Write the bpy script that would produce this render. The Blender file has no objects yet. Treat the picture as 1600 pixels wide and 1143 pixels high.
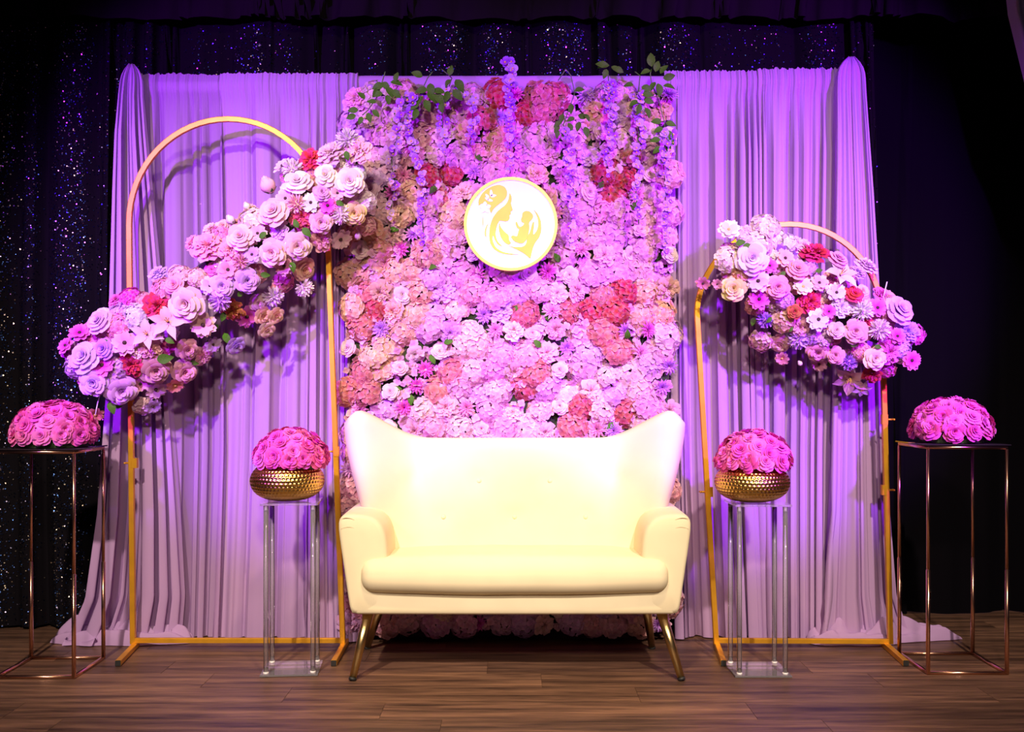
import bpy, bmesh, math, random
from mathutils import Vector, Matrix, Quaternion, noise
from mathutils.geometry import tessellate_polygon
PI = math.pi
sc = bpy.context.scene
C = sc.collection
rnd = random.Random(7)

# ------------------------------------------------------------------ camera
CAMZ, F = 1.057, 1600.0
cam_d = bpy.data.cameras.new('camera'); cam = bpy.data.objects.new('camera', cam_d); C.objects.link(cam)
cam.location = (0, 0, CAMZ); cam.rotation_euler = (PI/2, 0, 0)
cam_d.sensor_width = 36.0; cam_d.lens = 36.0*F/1600.0
cam_d.shift_y = 38.5/1600.0
cam_d.clip_start = .05; cam_d.clip_end = 60
sc.camera = cam
# ------------------------------------------------------------------ world
w = bpy.data.worlds.new('World'); sc.world = w; w.use_nodes = True
w.node_tree.nodes['Background'].inputs[0].default_value = (.50, .30, .62, 1)
w.node_tree.nodes['Background'].inputs[1].default_value = .03
# ------------------------------------------------------------------ lights
def spot(name, loc, aim, watt, col, deg, blend=.5, rad=.06):
    l = bpy.data.lights.new(name, 'SPOT'); o = bpy.data.objects.new(name, l); C.objects.link(o)
    l.energy = watt; l.color = col; l.spot_size = math.radians(deg); l.spot_blend = blend; l.shadow_soft_size = rad
    o.location = loc; o.rotation_euler = (Vector(aim)-Vector(loc)).to_track_quat('-Z', 'Y').to_euler()
    return o
WARM = (1.0, .72, .36)
SOFTW = (1.0, .80, .66)
VIOLET = (.37, .015, 1.0)
spot('stage_spot_key', (.05, 1.75, 4.5), (0, 3.7, .4), 390, WARM, 40, .8, .08)
spot('stage_spot_wash_left', (-1.5, 0, 3.8), (-1.1, 4.0, .75), 980, SOFTW, 44, .9, .07)
spot('stage_spot_wash_right', (1.5, 0, 3.8), (1.1, 4.0, .75), 940, SOFTW, 44, .9, .07)
spot('front_fill_spot', (0, -1.2, 3.3), (0, 4.2, 1.0), 540, (1.0, .79, .64), 50, .8, .15)  # added soft fill to brighten garlands and wall, no known lamp there
spot('violet_par_left', (-2.3, .9, 2.3), (-1.0, 4.3, 1.74), 950, VIOLET, 42, .45, .06)
spot('violet_par_right', (2.3, .9, 2.3), (1.12, 4.3, 1.72), 1250, VIOLET, 42, .45, .06)
sc.view_settings.view_transform = 'Standard'; sc.view_settings.look = 'None'
sc.view_settings.exposure = 0.0; sc.view_settings.gamma = 1.0; sc.view_settings.use_curve_mapping = False

def P(px, row, d):
    return Vector(((px-800)*d/F, d, CAMZ-(row-610)*d/F))

# ------------------------------------------------------------------ materials
MATS = {}
def new_mat(name):
    m = bpy.data.materials.new(name); m.use_nodes = True
    nt = m.node_tree; b = nt.nodes['Principled BSDF']
    MATS[name] = m
    return m, nt, b
def N(nt, typ, **kw):
    n = nt.nodes.new(typ)
    for k, v in kw.items(): setattr(n, k, v)
    return n
def simple(name, col, rough=.5, metal=0.0, var=.06, scale=30, bump=0.0, spec=.5):
    m, nt, b = new_mat(name)
    tc = N(nt, 'ShaderNodeTexCoord'); nz = N(nt, 'ShaderNodeTexNoise'); nz.inputs['Scale'].default_value = scale; nz.inputs['Detail'].default_value = 4
    nt.links.new(tc.outputs['Object'], nz.inputs['Vector'])
    rp = N(nt, 'ShaderNodeValToRGB')
    rp.color_ramp.elements[0].color = tuple(max(0, c*(1-var)) for c in col)+(1,); rp.color_ramp.elements[0].position = .3
    rp.color_ramp.elements[1].color = tuple(min(1, c*(1+var)) for c in col)+(1,); rp.color_ramp.elements[1].position = .7
    nt.links.new(nz.outputs['Fac'], rp.inputs['Fac']); nt.links.new(rp.outputs['Color'], b.inputs['Base Color'])
    b.inputs['Roughness'].default_value = rough; b.inputs['Metallic'].default_value = metal
    b.inputs['Specular IOR Level'].default_value = spec
    if bump:
        bp = N(nt, 'ShaderNodeBump'); bp.inputs['Strength'].default_value = bump; bp.inputs['Distance'].default_value = .004
        nt.links.new(nz.outputs['Fac'], bp.inputs['Height']); nt.links.new(bp.outputs['Normal'], b.inputs['Normal'])
    return m
def petal_mat():
    m, nt, b = new_mat('petal_fabric')
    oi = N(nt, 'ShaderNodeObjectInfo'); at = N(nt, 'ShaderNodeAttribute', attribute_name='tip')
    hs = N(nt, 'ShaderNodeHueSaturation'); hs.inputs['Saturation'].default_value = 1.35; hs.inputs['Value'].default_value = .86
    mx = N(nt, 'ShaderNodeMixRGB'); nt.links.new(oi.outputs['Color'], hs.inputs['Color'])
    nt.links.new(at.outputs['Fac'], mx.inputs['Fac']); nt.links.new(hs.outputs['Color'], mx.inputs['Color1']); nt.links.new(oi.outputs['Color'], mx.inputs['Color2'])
    ge = N(nt, 'ShaderNodeNewGeometry'); h2 = N(nt, 'ShaderNodeHueSaturation')
    r1 = N(nt, 'ShaderNodeMapRange'); r1.inputs['To Min'].default_value = .472; r1.inputs['To Max'].default_value = .528
    r2 = N(nt, 'ShaderNodeMapRange'); r2.inputs['To Min'].default_value = .80; r2.inputs['To Max'].default_value = 1.16
    r3 = N(nt, 'ShaderNodeMath', operation='FRACT'); r4 = N(nt, 'ShaderNodeMath', operation='MULTIPLY'); r4.inputs[1].default_value = 7.31
    nt.links.new(ge.outputs['Random Per Island'], r1.inputs['Value']); nt.links.new(ge.outputs['Random Per Island'], r4.inputs[0]); nt.links.new(r4.outputs[0], r3.inputs[0]); nt.links.new(r3.outputs[0], r2.inputs['Value'])
    nt.links.new(r1.outputs[0], h2.inputs['Hue']); nt.links.new(r2.outputs[0], h2.inputs['Value']); nt.links.new(mx.outputs['Color'], h2.inputs['Color'])
    tl = N(nt, 'ShaderNodeBsdfTranslucent'); mix = N(nt, 'ShaderNodeMixShader'); mix.inputs[0].default_value = .18
    nt.links.new(h2.outputs['Color'], b.inputs['Base Color']); nt.links.new(h2.outputs['Color'], tl.inputs['Color'])
    b.inputs['Roughness'].default_value = .75; b.inputs['Specular IOR Level'].default_value = .2
    out = nt.nodes['Material Output']
    nt.links.new(b.outputs[0], mix.inputs[1]); nt.links.new(tl.outputs[0], mix.inputs[2]); nt.links.new(mix.outputs[0], out.inputs['Surface'])
    return m
def cloth_mat(name, col, transp=.1, transl=.25):
    m, nt, b = new_mat(name)
    tc = N(nt, 'ShaderNodeTexCoord'); nz = N(nt, 'ShaderNodeTexNoise'); nz.inputs['Scale'].default_value = 3; nz.inputs['Detail'].default_value = 3
    wv = N(nt, 'ShaderNodeTexNoise'); wv.inputs['Scale'].default_value = 400
    nt.links.new(tc.outputs['Object'], nz.inputs['Vector']); nt.links.new(tc.outputs['Object'], wv.inputs['Vector'])
    rp = N(nt, 'ShaderNodeValToRGB')
    rp.color_ramp.elements[0].color = tuple(c*.94 for c in col)+(1,); rp.color_ramp.elements[1].color = tuple(min(1, c*1.04) for c in col)+(1,)
    nt.links.new(nz.outputs['Fac'], rp.inputs['Fac']); nt.links.new(rp.outputs['Color'], b.inputs['Base Color'])
    bp = N(nt, 'ShaderNodeBump'); bp.inputs['Strength'].default_value = .08; bp.inputs['Distance'].default_value = .002
    nt.links.new(wv.outputs['Fac'], bp.inputs['Height']); nt.links.new(bp.outputs['Normal'], b.inputs['Normal'])
    b.inputs['Roughness'].default_value = .9; b.inputs['Specular IOR Level'].default_value = .04
    out = nt.nodes['Material Output']; cur = b.outputs[0]
    if transl:
        tl = N(nt, 'ShaderNodeBsdfTranslucent'); nt.links.new(rp.outputs['Color'], tl.inputs['Color'])
        mx = N(nt, 'ShaderNodeMixShader'); mx.inputs[0].default_value = transl
        nt.links.new(cur, mx.inputs[1]); nt.links.new(tl.outputs[0], mx.inputs[2]); cur = mx.outputs[0]
    if transp:
        tr = N(nt, 'ShaderNodeBsdfTransparent'); mx = N(nt, 'ShaderNodeMixShader'); mx.inputs[0].default_value = transp
        nt.links.new(cur, mx.inputs[1]); nt.links.new(tr.outputs[0], mx.inputs[2]); cur = mx.outputs[0]
    nt.links.new(cur, out.inputs['Surface'])
    return m
def plank_mat():
    m, nt, b = new_mat('dark_wood_plank')
    tc = N(nt, 'ShaderNodeTexCoord'); oi = N(nt, 'ShaderNodeObjectInfo')
    add = N(nt, 'ShaderNodeVectorMath', operation='ADD'); sc_ = N(nt, 'ShaderNodeVectorMath', operation='SCALE'); sc_.inputs['Scale'].default_value = 37.0
    cmb = N(nt, 'ShaderNodeCombineXYZ'); nt.links.new(oi.outputs['Random'], cmb.inputs[0]); nt.links.new(oi.outputs['Random'], cmb.inputs[1])
    nt.links.new(cmb.outputs[0], sc_.inputs[0]); nt.links.new(tc.outputs['Object'], add.inputs[0]); nt.links.new(sc_.outputs[0], add.inputs[1])
    mp = N(nt, 'ShaderNodeMapping'); mp.inputs['Scale'].default_value = (1.1, 14, 14); nt.links.new(add.outputs[0], mp.inputs['Vector'])
    n1 = N(nt, 'ShaderNodeTexNoise'); n1.inputs['Scale'].default_value = 1.6; n1.inputs['Detail'].default_value = 8; n1.inputs['Roughness'].default_value = .62; n1.inputs['Distortion'].default_value = .35
    nt.links.new(mp.outputs[0], n1.inputs['Vector'])
    mp2 = N(nt, 'ShaderNodeMapping'); mp2.inputs['Scale'].default_value = (9, 160, 160); nt.links.new(add.outputs[0], mp2.inputs['Vector'])
    n2 = N(nt, 'ShaderNodeTexNoise'); n2.inputs['Scale'].default_value = 1; n2.inputs['Detail'].default_value = 3; nt.links.new(mp2.outputs[0], n2.inputs['Vector'])
    rp = N(nt, 'ShaderNodeValToRGB'); cr = rp.color_ramp
    cr.elements[0].position = .30; cr.elements[0].color = (.022, .012, .010, 1); cr.elements[1].position = .66; cr.elements[1].color = (.26, .14, .082, 1)
    e = cr.elements.new(.5); e.color = (.14, .075, .047, 1)
    nt.links.new(n1.outputs['Fac'], rp.inputs['Fac'])
    mul = N(nt, 'ShaderNodeMixRGB', blend_type='MULTIPLY'); mul.inputs['Fac'].default_value = .45
    rp2 = N(nt, 'ShaderNodeValToRGB'); rp2.color_ramp.elements[0].position = .35; rp2.color_ramp.elements[1].position = .62; rp2.color_ramp.elements[0].color = (.35, .33, .32, 1)
    nt.links.new(n2.outputs['Fac'], rp2.inputs['Fac']); nt.links.new(rp.outputs['Color'], mul.inputs['Color1']); nt.links.new(rp2.outputs['Color'], mul.inputs['Color2'])
    hs = N(nt, 'ShaderNodeHueSaturation'); mr = N(nt, 'ShaderNodeMapRange'); mr.inputs['To Min'].default_value = .72; mr.inputs['To Max'].default_value = 1.3
    nt.links.new(oi.outputs['Random'], mr.inputs['Value']); nt.links.new(mr.outputs[0], hs.inputs['Value']); nt.links.new(mul.outputs['Color'], hs.inputs['Color'])
    nt.links.new(hs.outputs['Color'], b.inputs['Base Color'])
    b.inputs['Roughness'].default_value = .42; b.inputs['Specular IOR Level'].default_value = .35
    bp = N(nt, 'ShaderNodeBump'); bp.inputs['Strength'].default_value = .12; bp.inputs['Distance'].default_value = .002
    nt.links.new(n2.outputs['Fac'], bp.inputs['Height']); nt.links.new(bp.outputs['Normal'], b.inputs['Normal'])
    return m
def sequin_mat():
    m, nt, b = new_mat('sequin_foil')
    g = N(nt, 'ShaderNodeNewGeometry'); rp = N(nt, 'ShaderNodeValToRGB'); rp.color_ramp.interpolation = 'CONSTANT'
    cr = rp.color_ramp
    cr.elements[0].position = 0; cr.elements[0].color = (.02, .035, .10, 1); cr.elements[1].position = .55; cr.elements[1].color = (.05, .12, .34, 1)
    e = cr.elements.new(.75); e.color = (.28, .26, .40, 1); e = cr.elements.new(.88); e.color = (.85, .75, .55, 1)
    nt.links.new(g.outputs['Random Per Island'], rp.inputs['Fac']); nt.links.new(rp.outputs['Color'], b.inputs['Base Color'])
    b.inputs['Metallic'].default_value = 1; b.inputs['Roughness'].default_value = .36
    return m
def clear_mat():
    m, nt, b = new_mat('clear_acrylic')
    out = nt.nodes['Material Output']
    gl = N(nt, 'ShaderNodeBsdfGlossy'); gl.inputs['Roughness'].default_value = .05; gl.inputs['Color'].default_value = (1, .97, 1, 1)
    tr = N(nt, 'ShaderNodeBsdfTransparent'); tr.inputs['Color'].default_value = (.93, .91, .95, 1)
    df = N(nt, 'ShaderNodeBsdfDiffuse'); df.inputs['Color'].default_value = (.85, .8, .9, 1)
    fr = N(nt, 'ShaderNodeFresnel'); fr.inputs['IOR'].default_value = 1.49
    m1 = N(nt, 'ShaderNodeMixShader'); m1.inputs[0].default_value = .18
    nt.links.new(tr.outputs[0], m1.inputs[1]); nt.links.new(df.outputs[0], m1.inputs[2])
    m2 = N(nt, 'ShaderNodeMixShader'); nt.links.new(fr.outputs[0], m2.inputs[0]); nt.links.new(m1.outputs[0], m2.inputs[1]); nt.links.new(gl.outputs[0], m2.inputs[2])
    nt.links.new(m2.outputs[0], out.inputs['Surface'])
    nt.nodes.remove(b)
    return m
M_PETAL = petal_mat()
M_DARKC = simple('flower_eye_brown', (.05, .02, .015), .8, var=.4)
M_YELC = simple('flower_eye_yellow', (.75, .5, .12), .8, var=.3)
M_LEAF = simple('leaf_green', (.06, .18, .012), .6, var=.35, scale=25, spec=.15)
M_STEM = simple('stem_green', (.10, .20, .05), .6, var=.2)
M_LAV = cloth_mat('lavender_chiffon', (.62, .40, .71), .06, .25)
M_LAV2 = cloth_mat('lavender_sheer', (.62, .40, .71), .24, .25)
M_BLACK = cloth_mat('black_velour', (.003, .0025, .004), 0, 0)
M_VAL = cloth_mat('black_valance_cloth', (.009, .006, .009), 0, 0)
M_SEQB = cloth_mat('black_sequin_mesh', (.006, .005, .007), 0, 0)
M_SEQ = sequin_mat()
M_PALE = cloth_mat('pale_grey_cloth', (.75, .68, .68), 0, 0)
M_GOLD = simple('gold_painted_steel', (.80, .40, .025), .42, .6, var=.12, scale=12)
M_ROSEG = simple('rose_gold_steel', (.80, .45, .30), .25, 1.0, var=.1, scale=10)
M_BRASS = simple('brushed_brass', (.62, .45, .20), .28, 1.0, var=.1, scale=20)
M_BOWL = simple('hammered_gold', (.80, .52, .14), .26, 1.0, var=.08, scale=30)
M_RUB = simple('black_rubber', (.012, .012, .012), .6)
M_CREAM = simple('cream_velvet', (.78, .70, .47), .85, var=.03, scale=9, bump=.05, spec=.2)
M_CREASE_SHADE = simple('cream_crease_shade', (.55, .45, .28), .9, var=.05, spec=.1)  # darker cream with crease shade put into the colour
M_WHITE = simple('white_gloss_board', (.97, .97, .96), .4, var=.01)
M_LOGO = simple('gold_foil_print', (.95, .60, .03), .45, .1, var=.16, scale=7)
M_RIM = simple('gold_rim', (.92, .62, .08), .4, .3, var=.06)
M_BACK = simple('flower_wall_backing', (.035, .06, .02), .9, var=.4)
M_GLASS = simple('dark_smoked_glass', (.02, .015, .02), .06, 0, spec=.9)
M_ACRYL = clear_mat()
M_FIT = simple('white_plastic_fitting', (.85, .82, .85), .35)
M_PLANK = plank_mat()
M_SUB = simple('subfloor', (.02, .014, .012), .9)
M_FOAM = simple('green_floral_foam', (.05, .09, .03), .95, var=.3)
M_WHSTEM = simple('white_stick', (.9, .88, .9), .5)

# ------------------------------------------------------------------ mesh helpers
class MB:
    def __init__(s): s.v, s.f, s.m, s.t = [], [], [], []
    def add(s, vs, fs, mat=0, ts=None):
        o = len(s.v); s.v += [tuple(p) for p in vs]; s.f += [tuple(i+o for i in f) for f in fs]; s.m += [mat]*len(fs)
        s.t += list(ts) if ts is not None else [1.0]*len(vs)
        return s
    def grid(s, nu, nv, fn, mat=0, closeu=False, tip=False):
        vs, ts, fs = [], [], []
        for j in range(nv+1):
            for i in range(nu if closeu else nu+1):
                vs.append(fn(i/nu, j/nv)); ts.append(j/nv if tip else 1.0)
        W = nu if closeu else nu+1
        for j in range(nv):
            for i in range(nu):
                a, b = j*W+i, j*W+(i+1) % W
                fs.append((a, b, b+W, a+W))
        return s.add(vs, fs, mat, ts)
    def box(s, x0, x1, y0, y1, z0, z1, mat=0):
        v = [(x0,y0,z0),(x1,y0,z0),(x1,y1,z0),(x0,y1,z0),(x0,y0,z1),(x1,y0,z1),(x1,y1,z1),(x0,y1,z1)]
        return s.add(v, [(3,2,1,0),(4,5,6,7),(0,1,5,4),(1,2,6,5),(2,3,7,6),(3,0,4,7)], mat)
    def cbox(s, x0, x1, y0, y1, z0, z1, c=.002, mat=0):
        bm = bmesh.new(); bmesh.ops.create_cube(bm, size=1)
        for v in bm.verts:
            v.co = Vector(((x0+x1)/2+v.co.x*(x1-x0), (y0+y1)/2+v.co.y*(y1-y0), (z0+z1)/2+v.co.z*(z1-z0)))
        bmesh.ops.bevel(bm, geom=list(bm.edges), offset=c, segments=2, affect='EDGES')
        bm.verts.ensure_lookup_table(); bm.verts.index_update()
        s.add([v.co[:] for v in bm.verts], [[v.index for v in f.verts] for f in bm.faces], mat); bm.free()
        return s
    def tube(s, pts, rad, n=10, mat=0, cap=True):
        pts = [Vector(p) for p in pts]; K = len(pts)
        rr = rad if isinstance(rad, (list, tuple)) else [rad]*K
        vs, fs = [], []; up = None
        for k, p in enumerate(pts):
            t = (pts[min(k+1, K-1)]-pts[max(k-1, 0)]).normalized()
            if up is None: up = Vector((0,0,1)) if abs(t.z) < .9 else Vector((1,0,0))
            a = t.cross(up).normalized(); b = a.cross(t).normalized(); up = b
            for i in range(n):
                q = 2*PI*i/n; vs.append(p+a*math.cos(q)*rr[k]+b*math.sin(q)*rr[k])
        for k in range(K-1):
            for i in range(n):
                j = (i+1) % n; fs.append((k*n+i, k*n+j, (k+1)*n+j, (k+1)*n+i))
        if cap: fs += [tuple(range(n)), tuple((K-1)*n+i for i in reversed(range(n)))]
        return s.add(vs, fs, mat)
    def bar(s, pts, w, d, mat=0):
        """square tube swept along pts lying about in the XZ plane"""
        pts = [Vector(p) for p in pts]; K = len(pts); vs, fs = [], []
        for k, p in enumerate(pts):
            t = (pts[min(k+1, K-1)]-pts[max(k-1, 0)]).normalized()
            ref = Vector((0,1,0)) if abs(t.y) < .8 else Vector((0,0,1))
            a = t.cross(ref).normalized(); b = a.cross(t).normalized()
            for (i, j) in ((-1,-1),(-.8,-1),(.8,-1),(1,-.8),(1,.8),(.8,1),(-.8,1),(-1,.8)):
                vs.append(p+a*i*w/2+b*j*d/2)
        for k in range(K-1):
            for i in range(8):
                j = (i+1) % 8; fs.append((k*8+i, k*8+j, (k+1)*8+j, (k+1)*8+i))
        fs += [tuple(range(8)), tuple((K-1)*8+i for i in reversed(range(8)))]
        return s.add(vs, fs, mat)
    def lathe(s, prof, n=32, mat=0, c=(0,0,0)):
        vs, fs = [], []
        for r, z in prof:
            for i in range(n):
                q = 2*PI*i/n; vs.append((c[0]+r*math.cos(q), c[1]+r*math.sin(q), c[2]+z))
        for k in range(len(prof)-1):
            for i in range(n):
                j = (i+1) % n; fs.append((k*n+i, k*n+j, (k+1)*n+j, (k+1)*n+i))
        return s.add(vs, fs, mat)
    def mesh(s, name, mats, smooth=True):
        me = bpy.data.meshes.new(name); me.from_pydata(s.v, [], s.f)
        for m in mats: me.materials.append(m)
        me.polygons.foreach_set('material_index', s.m)
        me.polygons.foreach_set('use_smooth', [smooth]*len(s.f))
        at = me.attributes.new('tip', 'FLOAT', 'POINT'); at.data.foreach_set('value', s.t)
        bm = bmesh.new(); bm.from_mesh(me)
        if not any(not e.is_manifold for e in bm.edges): bmesh.ops.recalc_face_normals(bm, faces=bm.faces)
        bm.to_mesh(me); bm.free(); me.update()
        return me
def link(name, me, parent=None, loc=(0,0,0)):
    o = bpy.data.objects.new(name, me); C.objects.link(o); o.location = loc
    if parent is not None: o.parent = parent
    return o
def tag(o, label, cat, group=None, kind=None):
    if label: o['label'] = label
    if cat: o['category'] = cat
    if group: o['group'] = group
    if kind: o['kind'] = kind
    return o
def thing(name, loc, label, cat, group=None):
    return tag(link(name, None, None, loc), label, cat, group)
def autosmooth(o, deg=40):
    me = o.data
    bm = bmesh.new(); bm.from_mesh(me)
    for e in bm.edges:
        if len(e.link_faces) == 2 and e.calc_face_angle(0) > math.radians(deg): e.smooth = False
    bm.to_mesh(me); bm.free()
    return o

# ------------------------------------------------------------------ floor
fl = MB().box(-4.2, 4.2, -.8, 6.2, -.06, -.012); floor = link('floor', fl.mesh('floor', [M_SUB], False)); floor['kind'] = 'structure'
PW, PL = .178, 1.22
pm = [MB().cbox(-PL/2+.0004, PL/2-.0004, -PW/2+.0004, PW/2-.0004, -.012, 0, .0006).mesh('plank', [M_PLANK], False)]
r_ = random.Random(3); rows = int(7.0/PW)+1
for j in range(rows):
    off = r_.random()*PL
    for i in range(-1, 7):
        x = -4.2+off+i*PL; y = -.8+(j+.5)*PW
        if -4.4 < x < 4.4 and y < 6.1:
            link('plank', pm[0], floor, (x, y, 0))

# ------------------------------------------------------------------ drapes
def lerp_tab(tab, z):
    if z >= tab[0][0]: return tab[0][1], tab[0][2]
    for a, b in zip(tab, tab[1:]):
        if z >= b[0]:
            t = (a[0]-z)/(a[0]-b[0]); t2 = t
            return a[1]+(b[1]-a[1])*t2, a[2]+(b[2]-a[2])*t2
    return tab[-1][1], tab[-1][2]
def drape(name, tab, y, nfold, amp, mat, seed, header=.10, puddle=0.0, nu=260, nv=70, flare=.02, cap=False, top_ruffle=.018, zbot=.004, scallop=0, parent=None):
    """tab: (z, x_left, x_right) from top to hem"""
    r = random.Random(seed)
    ws = [.2+r.random()**2.5*3.2 for _ in range(nfold)]; tot = sum(ws); cum = [0]
    for q in ws: cum.append(cum[-1]+q/tot)
    hs = [.25+.95*r.random()**1.5 for _ in range(nfold+1)]
    dr = [r.uniform(-.35, .35) for _ in range(nfold+1)]
    def phase(u):
        for k in range(nfold):
            if u <= cum[k+1] or k == nfold-1:
                return k+(u-cum[k])/(cum[k+1]-cum[k]), k
    ztop = tab[0][0]; H = ztop-zbot
    L = H+puddle
    fine = nfold*3.3
    mb = MB()
    def fn(u, v):
        # more rows near the top and bottom
        s = L*v
        z = ztop-s
        zz = max(z, zbot)
        vd = min(1, s/H)
        ph, k = phase(min(1, max(0, u+.012*math.sin(2.3*vd+5*u+seed)*vd)))
        fr = ph-math.floor(ph) if ph < nfold else 1.0
        grow = min(1, max(0, (s-header*.6)/.30))
        a = amp*(.22+.78*grow)*(1+.45*vd)
        h = hs[k]
        crest = math.sin(PI*fr)**.62
        skew = math.sin(2*PI*fr)*(.22*math.sin(k*2.1+seed))
        broad = noise.noise(Vector((u*nfold*.42, .5*vd, seed*1.7)))
        mid = noise.noise(Vector((u*nfold*2.1, .8*vd, seed*2.9)))
        q = 2*PI*ph
        yo = -a*(1.9*h*(crest-.45)+h*skew+.9*broad+.32*mid)
        xo = a*.30*math.sin(2*q)*h*grow*(.3+.7*vd)
        g = math.exp(-max(0, s-header*.2)/(header*.8+.02))
        gn = noise.noise(Vector((u*fine*1.1, 0, seed*3.3)))
        yo += g*.011*gn+.006*g*noise.noise(Vector((u*fine*2.3, s*6, seed)))
        if header and s < header:      # pocket around the pipe
            yo -= .016*math.sin(PI*min(1, s/header)); 
        xl, xr = lerp_tab(tab, zz)
        x = xl+(xr-xl)*u+xo
        if cap and s < .10:
            t = 1-s/.10; x = (xl+xr)/2+(x-(xl+xr)/2)*(1-.75*t*t*t); 
        yb = y+yo-flare*vd**3
        zo = top_ruffle*.7*(.3+gn)*g*(1 if s < .03 else .2) if top_ruffle else 0
        if scallop: zo += scallop*vd**2*(math.sin(2*PI*u*11+seed)+.6*math.sin(2*PI*u*29))
        if puddle and s > H:
            e = s-H
            n1 = noise.noise(Vector((x*5, e*9, seed)))
            n2 = noise.noise(Vector((x*13+3, e*21, seed+5)))
            rise = math.sin(min(1, e/puddle)*PI)
            yb = yb-e*.52-.03*n1*rise
            x = x+(u-.5)*e*.9+.05*n1*rise
            zo = zo+max(0, rise*(.028+.028*n1+.02*n2+.012*math.cos(q)))+.002
        elif z < .15:
            zo += 0
        return (x, yb, zz+zo)
    mb.grid(nu, nv, fn)
    o = link(name, mb.mesh(name, [mat]), parent)
    return o
def px_tab(rows, d):
    return [(P(0, r, d).z, (a-800)*d/F, (b-800)*d/F) for r, a, b in rows]
YD = 4.405
G_DR = 'lavender drape panels of the backdrop'
d1 = drape('drape_panel', px_tab([(117, 219, 348), (400, 222, 352), (700, 224, 352), (996, 220, 345)], YD), YD, 7, .036, M_LAV2, 11, zbot=.006, flare=.02)
tag(d1, 'sheer lavender drape panel behind the left pole of the tall gold arch', 'drape', G_DR)
d2 = drape('drape_panel', px_tab([(117, 345, 560), (400, 350, 560), (700, 346, 560), (996, 335, 565)], YD), YD-.01, 13, .036, M_LAV, 23, zbot=.006, flare=.035)
tag(d2, 'tightly pleated lavender drape panel between tall gold arch and flower wall, left side', 'drape', G_DR)
d3 = drape('drape_panel', px_tab([(112, 1038, 1186), (400, 1040, 1186), (700, 1044, 1190), (996, 1050, 1200)], YD), YD, 10, .034, M_LAV, 37, zbot=.006, flare=.03)
tag(d3, 'lavender drape panel directly right of the flower wall, behind the low arch left pole', 'drape', G_DR)
d4 = drape('drape_panel', px_tab([(110, 1182, 1312), (400, 1182, 1306), (700, 1184, 1296), (996, 1188, 1290)], YD), YD-.012, 9, .036, M_LAV, 41, zbot=.006, flare=.035)
tag(d4, 'lavender drape panel behind the short gold arch and its flower garland', 'drape', G_DR)
d5 = drape('drape_panel', px_tab([(100, 189, 222), (150, 186, 224), (300, 181, 238), (600, 174, 266), (800, 160, 280), (930, 142, 288), (985, 118, 284)], 4.33), 4.335, 7, .036, M_LAV, 53, header=0, puddle=.05, cap=True, flare=.01, top_ruffle=0, nv=110)
tag(d5, 'flaring lavender end drape at the backdrop left edge, puddled beside the black sequins', 'drape', G_DR)
d6 = drape('drape_panel', px_tab([(88, 1310, 1352), (140, 1306, 1355), (300, 1303, 1367), (600, 1299, 1385), (800, 1294, 1392), (930, 1286, 1402), (985, 1280, 1420)], 4.33), 4.335, 7, .036, M_LAV, 67, header=0, puddle=.05, cap=True, flare=.01, top_ruffle=0, nv=110)
tag(d6, 'flaring lavender end drape at the backdrop right edge, trailing over the floor', 'drape', G_DR)

# pipe frame that carries the drapes
fr = thing('backdrop_frame', (0, 4.455, 0), 'lavender wrapped pipe crossbar and uprights carrying the backdrop drapes', 'backdrop frame')
zt = P(0, 120, YD).z
mb = MB(); mb.tube([(-1.62, 0, zt-.03), (1.43, 0, zt-.012)], .024, 14)
link('crossbar', mb.mesh('crossbar', [M_WHITE]), fr)
def sleeve(u, v):
    x = -.78+1.52*u; q = 2*PI*v
    wob = .003*noise.noise(Vector((x*9, v*4, 1)))
    return (x, (.030+wob)*math.cos(q)-.035, zt-.028+(.036+wob)*math.sin(q)-.0)
link('fabric_sleeve', MB().grid(90, 18, sleeve).mesh('fabric_sleeve', [M_LAV]), fr)
for x in (-1.60, 1.42):
    link('upright', MB().tube([(x, 0, .012), (x, 0, zt-.05)], .022, 12).mesh('upright', [M_WHITE]), fr)
    link('base_plate', MB().cbox(x-.12, x+.12, -.05, .07, .001, .012).mesh('base_plate', [M_WHITE]), fr)
# trailing tail of the right end drape
def heap(x0, x1, y0, y1, hgt, taper, seed):
    def fn(u, v):
        x = x0+(x1-x0)*u; n = noise.noise(Vector((u*4, v*2.5, seed))); n2 = noise.noise(Vector((u*6, v*4, seed+3)))
        e = math.sqrt(max(0, min(1, u*6)))*math.sqrt(max(0, min(1, (1-u)*7)))
        half = (y1-y0)/2*(1-taper*u)*(.85+.25*noise.noise(Vector((u*3, 2.2, seed))))*(.1+.9*math.sin(PI*min(1, max(0, .04+.92*u)))**.5)
        t = 2*v-1
        y = (y0+y1)/2+half*t+.02*n
        prof = max(0, 1-t*t)**.55
        rid = .5+.5*math.sin(v*13+u*6*math.sin(seed)+3*n)
        z = .003+prof*e*hgt*(1-taper*u)*(.45+.45*n+.40*rid+.25*n2)
        return (x+.02*n2, y, max(.003, z))
    return MB().grid(64, 36, fn)
link('trailing_hem', heap(1.42, 1.90, 4.25, 4.47, .15, .62, 14).mesh('trailing_hem', [M_LAV]), d6)
link('puddled_hem', heap(1.24, 1.62, 4.215, 4.40, .10, 0, 9).mesh('puddled_hem', [M_LAV]), d6)
link('puddled_hem', heap(-1.93, -1.35, 4.215, 4.41, .10, 0, 19).mesh('puddled_hem', [M_LAV]), d5)
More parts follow.
